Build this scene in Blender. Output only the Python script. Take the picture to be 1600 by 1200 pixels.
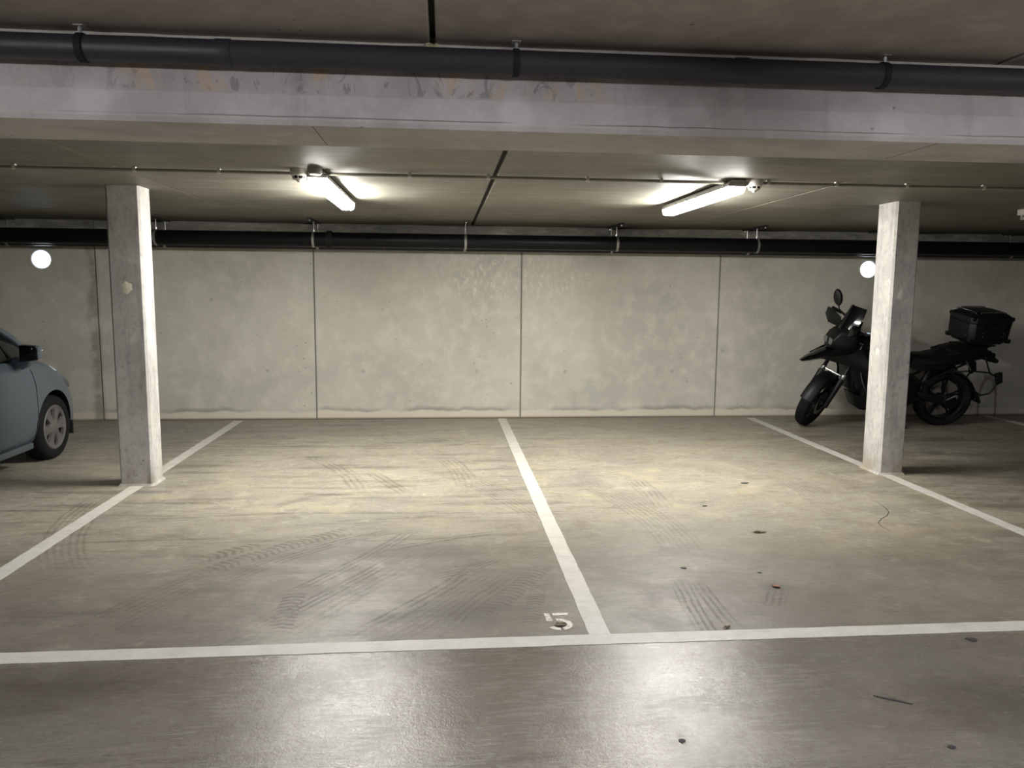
import bpy, bmesh, math, random
from mathutils import Vector, Matrix, Euler
random.seed(7)
S = bpy.context.scene
for o in list(bpy.data.objects): bpy.data.objects.remove(o, do_unlink=True)
PI = math.pi

# ------------------------------------------------------------------ camera
F_PX, YAW, PITCH, ROLL, EYE = 1199.8, math.radians(5.1246), math.radians(-6.982), math.radians(0.494), 1.55
fwd = Vector((math.sin(YAW)*math.cos(PITCH), math.cos(YAW)*math.cos(PITCH), math.sin(PITCH)))
rgt = Vector((math.cos(YAW), -math.sin(YAW), 0)); upv = rgt.cross(fwd)
R2 = math.cos(ROLL)*rgt + math.sin(ROLL)*upv; U2 = -math.sin(ROLL)*rgt + math.cos(ROLL)*upv
cam_data = bpy.data.cameras.new('camera'); cam = bpy.data.objects.new('camera', cam_data)
S.collection.objects.link(cam)
cam.matrix_world = Matrix(((R2.x, U2.x, -fwd.x, 0), (R2.y, U2.y, -fwd.y, 0), (R2.z, U2.z, -fwd.z, EYE), (0, 0, 0, 1)))
cam_data.sensor_width = 36; cam_data.lens = F_PX/1600*36; cam_data.clip_start = .05
S.camera = cam
def at(px, py, axis, val):
    """the point where the sight line through a photo pixel meets a known plane"""
    d = fwd + (px-800)/F_PX*R2 - (py-600)/F_PX*U2
    o = Vector((0, 0, EYE)); t = (val-o[axis])/d[axis]
    return o + d*t
def fl(px, py): return at(px, py, 2, 0)

# ------------------------------------------------------------------ daylight outside (seen through the wall openings)
w = bpy.data.worlds.new('World'); S.world = w; w.use_nodes = True
w.node_tree.nodes['Background'].inputs[0].default_value = (.80, .92, 1, 1)
w.node_tree.nodes['Background'].inputs[1].default_value = 14
S.view_settings.view_transform = 'Standard'; S.view_settings.look = 'None'
S.view_settings.exposure = 0; S.view_settings.gamma = 1; S.view_settings.use_curve_mapping = False
BAY_LAMP = 330; UNSEEN_AISLE_LAMP = 140

# ------------------------------------------------------------------ materials
def lin(c):
    c /= 255
    return c/12.92 if c <= .04045 else ((c+.055)/1.055)**2.4
def rgb(r, g, b): return (lin(r), lin(g), lin(b), 1)
class NT:
    def __init__(s, name):
        s.m = bpy.data.materials.new(name); s.m.use_nodes = True; s.t = s.m.node_tree
        s.b = s.t.nodes['Principled BSDF']; s._pos = None
    def n(s, typ, **kw):
        nd = s.t.nodes.new(typ)
        for k, v in kw.items(): setattr(nd, k, v)
        return nd
    def put(s, sock, v):
        if v is None: return
        if isinstance(v, bpy.types.NodeSocket): s.t.links.new(v, sock)
        else: sock.default_value = v
    def math(s, op, a, b=None, c=None, clamp=False):
        nd = s.n('ShaderNodeMath', operation=op, use_clamp=clamp)
        s.put(nd.inputs[0], a); s.put(nd.inputs[1], b); s.put(nd.inputs[2], c)
        return nd.outputs[0]
    def pos(s):
        if s._pos is None: s._pos = s.n('ShaderNodeNewGeometry').outputs['Position']
        return s._pos
    def objpos(s): return s.n('ShaderNodeTexCoord').outputs['Object']
    def xyz(s, v=None):
        nd = s.n('ShaderNodeSeparateXYZ'); s.put(nd.inputs[0], v if v is not None else s.pos()); return nd.outputs
    def scaled(s, v, sc, off=(0, 0, 0)):
        nd = s.n('ShaderNodeMapping'); s.put(nd.inputs['Vector'], v); nd.inputs['Scale'].default_value = sc
        nd.inputs['Location'].default_value = off
        return nd.outputs[0]
    def noise(s, scale, detail=4, rough=.55, vec=None, dist=0):
        nd = s.n('ShaderNodeTexNoise'); s.put(nd.inputs['Vector'], vec if vec is not None else s.pos())
        nd.inputs['Scale'].default_value = scale; nd.inputs['Detail'].default_value = detail
        nd.inputs['Roughness'].default_value = rough; nd.inputs['Distortion'].default_value = dist
        return nd.outputs['Fac']
    def vor(s, scale, vec=None, feature='F1'):
        nd = s.n('ShaderNodeTexVoronoi', feature=feature); s.put(nd.inputs['Vector'], vec if vec is not None else s.pos())
        nd.inputs['Scale'].default_value = scale
        return nd.outputs
    def map(s, v, a, b, c=0., d=1., smooth=True):
        nd = s.n('ShaderNodeMapRange', interpolation_type='SMOOTHSTEP' if smooth else 'LINEAR')
        s.put(nd.inputs['Value'], v)
        for k, x in zip(('From Min', 'From Max', 'To Min', 'To Max'), (a, b, c, d)): s.put(nd.inputs[k], x)
        return nd.outputs[0]
    def mix(s, fac, a, b, blend='MIX'):
        nd = s.n('ShaderNodeMix', data_type='RGBA', blend_type=blend)
        s.put(nd.inputs[0], fac); s.put(nd.inputs[6], a); s.put(nd.inputs[7], b)
        return nd.outputs[2]
    def bump(s, h, strength=.3, dist=.01):
        nd = s.n('ShaderNodeBump'); nd.inputs['Strength'].default_value = strength; nd.inputs['Distance'].default_value = dist
        s.put(nd.inputs['Height'], h); s.put(s.b.inputs['Normal'], nd.outputs[0])
    def out(s, color=None, rough=None, metal=None, spec=None):
        s.put(s.b.inputs['Base Color'], color); s.put(s.b.inputs['Roughness'], rough)
        s.put(s.b.inputs['Metallic'], metal); s.put(s.b.inputs['Specular IOR Level'], spec)
        return s.m
def plain(name, col, rough=.5, metal=0., var=.08, scale=14, bump=0, spec=.5):
    """flat colour with a little procedural mottling"""
    t = NT(name); v = t.objpos()
    n = t.noise(scale, 3, .6, v)
    d = tuple(c*(1-var*2) for c in col[:3])+(1,)
    t.out(t.mix(n, d, tuple(min(1, c*(1+var)) for c in col[:3])+(1,)), t.map(n, .2, .8, rough*.9, min(1, rough*1.1)), metal, spec)
    if bump: t.bump(t.noise(scale*12, 3, .6, v), bump, .004)
    return t.m

def concrete(name, base, light=None, pock=.5, streak=0., rough=.85, seedoff=0, bumpy=.25, extra=None, dk=.72):
    t = NT(name); P = t.scaled(t.pos(), (1, 1, 1), (seedoff, seedoff*.7, seedoff*.3))
    light = light or tuple(min(1, c*1.35) for c in base[:3])+(1,)
    dark = tuple(c*dk for c in base[:3])+(1,)
    big = t.noise(.9, 5, .6, P, .4); mid = t.noise(5, 5, .65, P); fine = t.noise(60, 4, .7, P)
    col = t.mix(t.map(big, .35, .65), dark, base)
    col = t.mix(t.map(mid, .42, .72, 0, .55), col, light)
    col = t.mix(t.map(fine, .35, .75, 0, .22), col, dark)
    if streak:
        sv = t.scaled(P, (30, 30, .9)); st = t.noise(1., 3, .7, sv)
        col = t.mix(t.map(st, .5, .75, 0, streak), col, dark)
    ph = None
    if pock:
        v = t.vor(13, t.scaled(P, (1, 1, 1.25))); sel = t.noise(2.2, 3, .6, P)
        r = t.map(sel, .4, .7, .03, .15)
        pm = t.map(v['Distance'], t.math('MULTIPLY', r, .6), r, 1, 0)
        rnd = t.n('ShaderNodeSeparateColor'); t.put(rnd.inputs[0], v['Color'])
        pm = t.math('MULTIPLY', pm, t.map(rnd.outputs[0], .72-.25*pock, .74-.25*pock))
        col = t.mix(t.math('MULTIPLY', pm, .72), col, tuple(c*.25 for c in base[:3])+(1,))
        ph = pm
    if extra: col = extra(t, col)
    t.out(col, rough)
    h = t.math('ADD', t.math('MULTIPLY', fine, .5), mid)
    if ph is not None: h = t.math('SUBTRACT', h, ph)
    t.bump(h, bumpy, .006)
    return t.m

def blob(t, c, r, soft=.35, wob=.3, scale=6, axes=(1, 1, 1)):
    """irregular round patch mask around a point"""
    nd = t.n('ShaderNodeVectorMath', operation='SUBTRACT'); t.put(nd.inputs[0], t.pos()); nd.inputs[1].default_value = c
    nd2 = t.n('ShaderNodeVectorMath', operation='MULTIPLY'); t.put(nd2.inputs[0], nd.outputs[0]); nd2.inputs[1].default_value = axes
    ln = t.n('ShaderNodeVectorMath', operation='LENGTH'); t.put(ln.inputs[0], nd2.outputs[0])
    d = t.math('ADD', t.math('DIVIDE', ln.outputs['Value'], r), t.math('MULTIPLY', t.math('SUBTRACT', t.noise(scale, 4, .6), .5), wob*2))
    return t.map(d, 1-soft, 1+soft, 1, 0)

M = {}
# --- wall
WALL_Y = 9.222
def wall_extra(t, col):
    x, y, z = t.xyz()
    # pale salt band along the foot with a wavy dark edge
    wv = t.math('ADD', z, t.math('MULTIPLY', t.math('SUBTRACT', t.noise(2.6, 4, .6, t.scaled(t.pos(), (1, 1, .2))), .5), .12))
    col = t.mix(t.map(wv, .105, .075, 0, .75), col, rgb(205, 196, 178))
    edge = t.math('MULTIPLY', t.map(wv, .085, .105), t.map(wv, .16, .105))
    col = t.mix(t.math('MULTIPLY', edge, t.map(t.noise(1.7, 2), .4, .6, .05, .5)), col, rgb(110, 104, 92))
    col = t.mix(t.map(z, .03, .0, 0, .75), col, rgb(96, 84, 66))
    # lime bloom high up in the middle of the wall
    m = t.math('MULTIPLY', blob(t, (.85, WALL_Y, 1.72), .62, .6, .5, 3, (.72, 0, 2.1)), t.map(t.noise(24, 4, .75, t.scaled(t.pos(), (1, 1, .5))), .5, .66))
    col = t.mix(t.math('MULTIPLY', m, .75), col, rgb(214, 212, 200))
    # fine vertical brush lines under the pipes
    bl = t.noise(1, 2, .5, t.scaled(t.pos(), (75, 1, 2.5)))
    col = t.mix(t.math('MULTIPLY', t.math('MULTIPLY', t.map(z, 1.45, 1.9), t.map(bl, .52, .66)), .35), col, rgb(196, 192, 180))
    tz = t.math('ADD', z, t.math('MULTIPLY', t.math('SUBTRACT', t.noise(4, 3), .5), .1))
    col = t.mix(t.math('MULTIPLY', t.map(tz, 2.10, 2.19), t.map(t.noise(3.2, 5, .7, t.scaled(t.pos(), (1, 1, 3))), .3, .6, .45, .9)), col, rgb(104, 100, 92))  # mottled stains, with the shade above the pipes put into the colour
    # damp arch-shaped outline in the far bay
    sx = t.math('DIVIDE', t.math('SUBTRACT', x, 6.98), .12); sz = t.math('DIVIDE', t.math('SUBTRACT', z, .12), .38)
    rr = t.math('POWER', t.math('ADD', t.math('MULTIPLY', sx, sx), t.math('MULTIPLY', sz, sz)), .5)
    rr = t.math('ADD', rr, t.math('MULTIPLY', t.math('SUBTRACT', t.noise(14, 3), .5), .5))
    col = t.mix(t.math('MULTIPLY', t.map(t.math('ABSOLUTE', t.math('SUBTRACT', rr, 1)), .06, .2, 1, 0), .6), col, rgb(70, 55, 48))
    # old leak running down a joint in the car's bay
    sv = t.math('ADD', x, t.math('MULTIPLY', t.math('SUBTRACT', t.noise(3, 3, .6, t.scaled(t.pos(), (0, 0, 1))), .5), .14))
    col = t.mix(t.math('MULTIPLY', t.map(t.math('ABSOLUTE', t.math('SUBTRACT', sv, -3.99)), .02, .1, 1, 0), t.map(t.noise(4, 4), .35, .6, .0, .5)), col, rgb(88, 80, 68))
    return col
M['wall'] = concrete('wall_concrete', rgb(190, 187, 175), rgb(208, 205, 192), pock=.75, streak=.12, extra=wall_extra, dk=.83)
M['plainwall'] = concrete('side_wall_concrete', rgb(150, 146, 135), pock=.4, seedoff=11)
M['joint'] = plain('joint_filler', rgb(132, 128, 118), .9)
M['darkgap'] = plain('dark_gap', rgb(28, 26, 24), .95)
# --- ceiling: shuttering marks run across the planks
def ceil_extra(t, col):
    sv = t.noise(1., 4, .7, t.scaled(t.pos(), (.8, 9, 1)))
    col = t.mix(t.map(sv, .45, .75, 0, .5), col, rgb(148, 143, 127))
    col = t.mix(t.map(t.noise(1., 4, .7, t.scaled(t.pos(), (.6, 5, 1), (3, 9, 1))), .5, .8, 0, .5), col, rgb(84, 80, 68))
    return col
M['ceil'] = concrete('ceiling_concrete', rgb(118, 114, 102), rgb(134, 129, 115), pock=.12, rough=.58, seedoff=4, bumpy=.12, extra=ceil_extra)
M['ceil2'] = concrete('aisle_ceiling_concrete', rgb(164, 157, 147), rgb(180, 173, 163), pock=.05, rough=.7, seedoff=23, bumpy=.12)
BEAM_Y0, BEAM_Y1, BEAM_Z0, AISLE_Z, CEIL_Z = 3.245, 3.70, 2.199, 2.524, 2.302
def beam_extra(t, col):
    x, y, z = t.xyz()
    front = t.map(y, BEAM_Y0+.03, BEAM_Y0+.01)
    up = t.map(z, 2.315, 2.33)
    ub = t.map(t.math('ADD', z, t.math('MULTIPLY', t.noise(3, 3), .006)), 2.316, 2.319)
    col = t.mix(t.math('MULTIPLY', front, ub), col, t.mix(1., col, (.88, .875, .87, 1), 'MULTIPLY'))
    lf = t.map(x, -1.75, -1.0); rt = t.map(x, .9, .45)
    zone = t.math('MULTIPLY', t.math('MULTIPLY', up, front), t.math('MULTIPLY', lf, rt))
    drip = t.noise(7, 5, .7, t.scaled(t.pos(), (1.6, 1, .8)), 1.2)
    col = t.mix(t.math('MULTIPLY', zone, t.map(drip, .55, .6, 0, .55)), col, rgb(112, 108, 108))
    rust = t.noise(4.2, 4, .65, t.scaled(t.pos(), (1.4, 1, .7), (5, 0, 2)), .6)
    col = t.mix(t.math('MULTIPLY', zone, t.map(rust, .52, .62, 0, .5)), col, rgb(196, 164, 120))
    ru = t.noise(1, 3, .6, t.scaled(t.pos(), (9, 1, .5)))
    col = t.mix(t.math('MULTIPLY', front, t.map(ru, .58, .75, 0, .22)), col, rgb(120, 112, 104))
    for px, py in ((140, 160), (806, 184), (1390, 202)):
        col = t.mix(t.math('MULTIPLY', blob(t, at(px, py, 1, BEAM_Y0), .075, .5, .6, 12), .55), col, rgb(214, 211, 208))
    col = t.mix(t.math('MULTIPLY', front, t.math('MULTIPLY', t.map(t.math('ABSOLUTE', t.math('SUBTRACT', z, t.math('ADD', 2.224, t.math('MULTIPLY', t.noise(5, 4), .012)))), .001, .004, 1, 0), t.map(t.noise(1.3, 2), .42, .6, 0, .7))), col, rgb(92, 86, 80))
    return col
M['beam'] = concrete('beam_concrete', rgb(196, 191, 187), rgb(212, 208, 205), pock=.35, rough=.8, seedoff=8, bumpy=.15, extra=beam_extra)
def col_extra(t, col):
    x, y, z = t.xyz()
    col = t.mix(t.math('MULTIPLY', t.map(z, .22, .0), t.map(t.noise(5, 3), .4, .6, .1, .7)), col, rgb(150, 136, 112))
    col = t.mix(t.map(t.noise(3, 4, .7, t.scaled(t.pos(), (3, 3, .6))), .48, .68, 0, .45), col, rgb(116, 113, 108))
    col = t.mix(t.map(t.noise(28, 5, .75, t.scaled(t.pos(), (1, 1, .7))), .48, .7, 0, .4), col, rgb(104, 101, 97))
    return col
M['column'] = concrete('column_concrete', rgb(180, 177, 171), rgb(197, 194, 188), pock=.95, rough=.8, seedoff=15, bumpy=.2, extra=col_extra)
M['patch'] = plain('repair_mortar', rgb(206, 202, 182), .9, bump=.4)
M['patch2'] = plain('grey_repair_mortar', rgb(172, 168, 162), .9, bump=.3)

# --- floor
def arc_mask(t, pts, width, lines=0, tread=0.):
    if not hasattr(t, 'wv'): t.wv = t.math('MULTIPLY', t.noise(5, 2), 5.)
    """skid or tyre track: band along the circle through three floor points"""
    (x1, y1), (x2, y2), (x3, y3) = pts
    d = 2*(x1*(y2-y3)+x2*(y3-y1)+x3*(y1-y2))
    ux = ((x1*x1+y1*y1)*(y2-y3)+(x2*x2+y2*y2)*(y3-y1)+(x3*x3+y3*y3)*(y1-y2))/d
    uy = ((x1*x1+y1*y1)*(x3-x2)+(x2*x2+y2*y2)*(x1-x3)+(x3*x3+y3*y3)*(x2-x1))/d
    R = math.hypot(x1-ux, y1-uy)
    nd = t.n('ShaderNodeVectorMath', operation='DISTANCE'); t.put(nd.inputs[0], t.pos()); nd.inputs[1].default_value = (ux, uy, 0)
    off = t.math('SUBTRACT', nd.outputs['Value'], R)
    band = t.map(t.math('ABSOLUTE', off), width*.38, width*.5, 1, 0)
    L = math.hypot(x3-x1, y3-y1); dx, dy = (x3-x1)/L, (y3-y1)/L
    dp = t.n('ShaderNodeVectorMath', operation='DOT_PRODUCT'); t.put(dp.inputs[0], t.pos()); dp.inputs[1].default_value = (dx, dy, 0)
    s = t.math('SUBTRACT', dp.outputs['Value'], x1*dx+y1*dy)
    m = t.math('MULTIPLY', band, t.math('MULTIPLY', t.map(s, 0, L*.25), t.map(s, L, L*.75)))
    if lines:
        m = t.math('MULTIPLY', m, t.map(t.math('SINE', t.math('ADD', t.math('MULTIPLY', off, 2*PI*lines/width), t.wv)), -.4, .8, .2, 1))
    if tread:
        ph = t.math('ADD', t.math('MULTIPLY', s, 2*PI/tread), t.math('MULTIPLY', t.math('ABSOLUTE', off), 2*PI*1.2/width))
        m = t.math('MULTIPLY', m, t.map(t.math('SINE', ph), -.2, .5, .15, 1))
    return m
def floor_mat():
    t = NT('parking_floor_concrete'); P = t.pos(); x, y, z = t.xyz()
    big = t.noise(.55, 5, .6, P, .8); mid = t.noise(2.1, 6, .65, P, .6); fine = t.noise(38, 5, .75, P); grit = t.noise(160, 3, .7, P)
    grey = rgb(122, 118, 110); warm = rgb(154, 148, 132); brown = rgb(104, 90, 70); dark = rgb(78, 73, 66)
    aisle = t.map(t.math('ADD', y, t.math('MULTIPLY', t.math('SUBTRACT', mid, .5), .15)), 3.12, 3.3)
    col = t.mix(t.map(big, .38, .62), grey, rgb(140, 134, 121))
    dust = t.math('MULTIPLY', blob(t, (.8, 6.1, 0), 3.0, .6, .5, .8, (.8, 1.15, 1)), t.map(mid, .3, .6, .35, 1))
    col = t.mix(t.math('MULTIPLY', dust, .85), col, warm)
    # brown stains, drawn out sideways
    br = t.noise(1.1, 6, .7, t.scaled(P, (.8, 2.0, 1), (2, 5, 0)), .9)
    bz = t.math('ADD', t.math('MULTIPLY', t.map(x, .6, 2.6), .75), .25)
    col = t.mix(t.math('MULTIPLY', t.math('MULTIPLY', t.map(br, .5, .66), bz), t.math('MULTIPLY', aisle, .38)), col, brown)
    br2 = t.noise(1.6, 6, .75, t.scaled(P, (.7, 2.6, 1), (12, 1, 0)), .6)
    col = t.mix(t.math('MULTIPLY', t.map(x, 2.6, 4.2), t.math('MULTIPLY', t.map(br2, .42, .62), .7)), col, rgb(84, 72, 58))
    # light scuffed cloudiness and diagonal wipes
    dg = t.n('ShaderNodeMapping'); t.put(dg.inputs['Vector'], P); dg.inputs['Rotation'].default_value = (0, 0, math.radians(-52)); dg.inputs['Scale'].default_value = (.7, 6, 1)
    wipe = t.noise(1.4, 5, .7, dg.outputs[0], .5)
    col = t.mix(t.math('MULTIPLY', t.map(wipe, .48, .68), t.map(x, 2.4, -.2, .2, .7)), col, dark)
    col = t.mix(t.map(t.noise(3.4, 6, .7, t.scaled(P, (1, 1.4, 1), (8, 3, 0)), .5), .55, .75, 0, .45), col, rgb(172, 165, 148))
    sm = t.noise(11, 5, .75, dg.outputs[0]); col = t.mix(t.map(sm, .5, .7, 0, .5), col, dark)
    sl = t.noise(15, 4, .7, t.scaled(P, (1, 1.3, 1), (4, 7, 0))); col = t.mix(t.math('MULTIPLY', aisle, t.map(sl, .52, .8, 0, .35)), col, rgb(176, 170, 154))
    col = t.mix(t.map(fine, .42, .75, 0, .42), col, dark)
    bl = t.noise(4.5, 6, .72, t.scaled(P, (1, 1.25, 1), (21, 3, 0)), .8); col = t.mix(t.math('MULTIPLY', aisle, t.map(bl, .5, .68, 0, .5)), col, rgb(104, 95, 80))
    bl2 = t.noise(7.5, 6, .75, t.scaled(P, (1, 1.1, 1), (2, 31, 0)), .5); col = t.mix(t.math('MULTIPLY', t.map(bl2, .54, .7), t.map(aisle, 0, 1, .15, .45)), col, rgb(186, 179, 160))
    yl = t.noise(2.4, 5, .7, t.scaled(P, (1, 1.3, 1), (9, 14, 0)), .6); col = t.mix(t.math('MULTIPLY', dust, t.map(yl, .5, .65, 0, .35)), col, rgb(170, 156, 118))
    # the aisle is swept and darker
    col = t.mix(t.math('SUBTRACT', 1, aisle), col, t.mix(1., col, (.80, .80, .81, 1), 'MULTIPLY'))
    # dirty area in front of the number
    col = t.mix(t.math('MULTIPLY', blob(t, (.2, 3.7, 0), 1.3, .7, .6, 1.6, (.4, 1.2, 1)), t.map(mid, .35, .6, .4, .85)), col, rgb(92, 85, 75))
    # tyre tracks
    F = lambda *p: [tuple(fl(*q)[:2]) for q in p]
    wob = t.math('MULTIPLY', t.map(t.noise(6, 4, .7), .33, .58), t.map(t.noise(40, 3, .7), .3, .6, .5, 1))
    dk = None
    tracks = [
        (F((268, 915), (420, 862), (600, 818)), .16, 0, .045), (F((320, 925), (460, 868), (660, 822)), .12, 3, 0),
        (F((300, 880), (360, 862), (420, 850)), .14, 0, .05), (F((430, 940), (540, 888), (660, 820)), .15, 4, 0),
        (F((390, 990), (500, 935), (640, 860)), .14, 4, 0), (F((520, 1010), (640, 950), (770, 868)), .13, 3, 0),
        (F((560, 870), (660, 850), (800, 830)), .10, 2, 0), (F((430, 1000), (452, 950), (468, 915)), .13, 0, .04),
        (F((690, 985), (750, 935), (800, 905)), .16, 4, 0), (F((735, 975), (790, 935), (850, 880)), .14, 0, .04),
        (F((826, 985), (836, 945), (842, 905)), .10, 0, .03), (F((660, 905), (720, 893), (800, 860)), .09, 3, 0),
        (F((1060, 900), (1085, 950), (1125, 1010)), .13, 4, 0), (F((1085, 905), (1120, 950), (1150, 985)), .10, 3, 0),
        (F((1205, 950), (1212, 930), (1216, 912)), .13, 4, 0),
        (F((690, 712), (718, 735), (732, 768)), .22, 5, 0), (F((575, 735), (605, 752), (640, 775)), .14, 3, 0),
        (F((470, 708), (520, 728), (565, 775)), .2, 4, 0), (F((985, 745), (1010, 765), (1040, 800)), .2, 5, 0),
        (F((1050, 1098), (1120, 1102), (1195, 1100)), .12, 5, 0), (F((160, 1075), (280, 1040), (420, 985)), .16, 3, 0),
        (F((330, 1190), (470, 1090), (640, 985)), .14, 0, .03), (F((560, 1195), (620, 1120), (700, 1040)), .15, 0, .035),
        (F((1200, 1060), (1330, 1075), (1440, 1120)), .12, 3, 0), (F((960, 1045), (1030, 1120), (1060, 1195)), .12, 2, 0),
        (F((230, 950), (400, 880), (640, 815)), .34, 9, 0), (F((380, 1005), (520, 930), (700, 840)), .36, 8, 0), (F((560, 1015), (680, 950), (820, 870)), .34, 9, 0),
        (F((100, 1010), (260, 930), (420, 870)), .3, 7, 0), (F((640, 720), (760, 760), (880, 830)), .3, 8, 0), (F((880, 740), (990, 790), (1080, 880)), .34, 9, 0),
        (F((1060, 700), (1180, 730), (1300, 790)), .3, 8, 0), (F((660, 900), (760, 880), (860, 850)), .25, 7, 0), (F((300, 1180), (480, 1070), (640, 1000)), .3, 8, 0)]
    for i, (p, wd, ln, tr) in enumerate(tracks):
        k = .5 if 15 <= i <= 18 else (.4 if 18 < i < 25 else (.42 if i >= 25 else .8))
        m = t.math('MULTIPLY', arc_mask(t, p, wd, ln, tr), k)
        dk = m if dk is None else t.math('MAXIMUM', dk, m)
    col = t.mix(t.math('MULTIPLY', dk, wob), col, rgb(66, 58, 47))
    # rubbed dark smudges
    for px, py, r, a in ((745, 960, .18, (.7, 1.4, 1)), (690, 955, .14, (.6, 1.6, 1)), (1212, 918, .09, (1, 1, 1)), (620, 862, .25, (.5, 2, 1)), (60, 1075, .22, (.6, 1.5, 1)), (1560, 1100, .3, (1, 1.4, 1))):
        c = fl(px, py); col = t.mix(t.math('MULTIPLY', blob(t, c, r, .7, .8, 9, a), .5), col, rgb(70, 64, 56))
    # grime along the foot of the wall
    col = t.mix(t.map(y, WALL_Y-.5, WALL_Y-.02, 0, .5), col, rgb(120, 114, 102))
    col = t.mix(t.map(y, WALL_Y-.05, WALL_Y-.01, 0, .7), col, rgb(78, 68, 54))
    spk = t.vor(34, P); rr = t.n('ShaderNodeSeparateColor'); t.put(rr.inputs[0], spk['Color'])
    col = t.mix(t.math('MULTIPLY', t.map(spk['Distance'], .06, .13, 1, 0), t.map(rr.outputs[0], .93, .95, 0, .7)), col, rgb(56, 50, 44))
    rough = t.math('ADD', t.math('ADD', t.map(mid, .35, .65, .11, .22), t.map(t.noise(9, 5, .75, dg.outputs[0]), .4, .7, 0, .16)), t.math('ADD', t.math('MULTIPLY', aisle, .24), t.math('MULTIPLY', t.math('ADD', t.math('MULTIPLY', fine, .2), t.math('MULTIPLY', dk, .6)), .2)))
    t.out(col, rough, 0, .5)
    h = t.math('ADD', t.math('MULTIPLY', fine, .6), t.math('ADD', t.math('MULTIPLY', grit, .35), mid))
    t.bump(h, .42, .006)
    return t.m
M['floor'] = floor_mat()
def paint_mat():
    t = NT('worn_white_paint'); P = t.pos()
    n = t.noise(9, 6, .75, P, .5); f = t.noise(70, 4, .8, P)
    sc = t.n('ShaderNodeMapping'); t.put(sc.inputs['Vector'], P); sc.inputs['Rotation'].default_value = (0, 0, .8); sc.inputs['Scale'].default_value = (2, 16, 1)
    s = t.noise(2.2, 4, .7, sc.outputs[0])
    col = t.mix(t.map(n, .35, .75, 0, .5), rgb(186, 183, 175), rgb(152, 147, 137))
    col = t.mix(t.map(s, .56, .72, 0, .55), col, rgb(138, 130, 116))
    col = t.mix(t.map(f, .62, .75, 0, .6), col, rgb(120, 112, 100))
    t.out(col, .55); t.bump(t.math('ADD', n, f), .2, .003)
    return t.m
M['paint'] = paint_mat()
def number_mat():
    t = NT('faded_stencil_paint'); f = t.noise(45, 4, .8)
    t.out(t.mix(t.map(f, .45, .62), rgb(206, 202, 192), rgb(150, 143, 130)), .6); return t.m
M['number'] = number_mat()
# --- services
M['greypipe'] = plain('grey_pvc', rgb(50, 50, 54), .5, var=.1, scale=5)
M['blackpipe'] = plain('black_pipe', rgb(13, 13, 16), .42, var=.1, scale=5, spec=.25)
M['zinc'] = plain('galvanised_steel', rgb(176, 176, 172), .35, .8)
M['darksteel'] = plain('dark_steel', rgb(60, 58, 56), .5, .6)
M['whiteplastic'] = plain('white_plastic', rgb(205, 202, 192), .5, var=.04)
M['greyplastic'] = plain('grey_plastic', rgb(158, 156, 150), .5, var=.04)
M['slot'] = plain('black_slot', rgb(12, 12, 12), .8)
M['foam'] = plain('sealant', rgb(196, 190, 180), .9, bump=.6)
M['foamy'] = plain('yellow_foam', rgb(188, 178, 140), .9, bump=.8)
M['sleeve'] = plain('white_sleeve', rgb(235, 238, 240), .6, var=.02)
M['conduit'] = plain('grey_conduit', rgb(150, 145, 132), .45, var=.05)
def emit(name, col, k):
    t = NT(name); n = t.noise(3, 2, .5, t.objpos())
    t.out(rgb(240, 240, 235), .4); t.put(t.b.inputs['Emission Color'], t.mix(n, col, tuple(c*.97 for c in col[:3])+(1,)))
    t.b.inputs['Emission Strength'].default_value = k; return t.m
M['lens'] = emit('lit_diffuser', (1, .98, .925, 1), BAY_LAMP)
M['lensdim'] = emit('lit_diffuser_driver_end', (1, .98, .925, 1), BAY_LAMP*.14)
M['lens2'] = emit('unseen_aisle_lamp_diffuser', (.94, .93, 1, 1), UNSEEN_AISLE_LAMP)
M['led'] = plain('lens_screw', rgb(150, 148, 140), .4)

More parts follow.
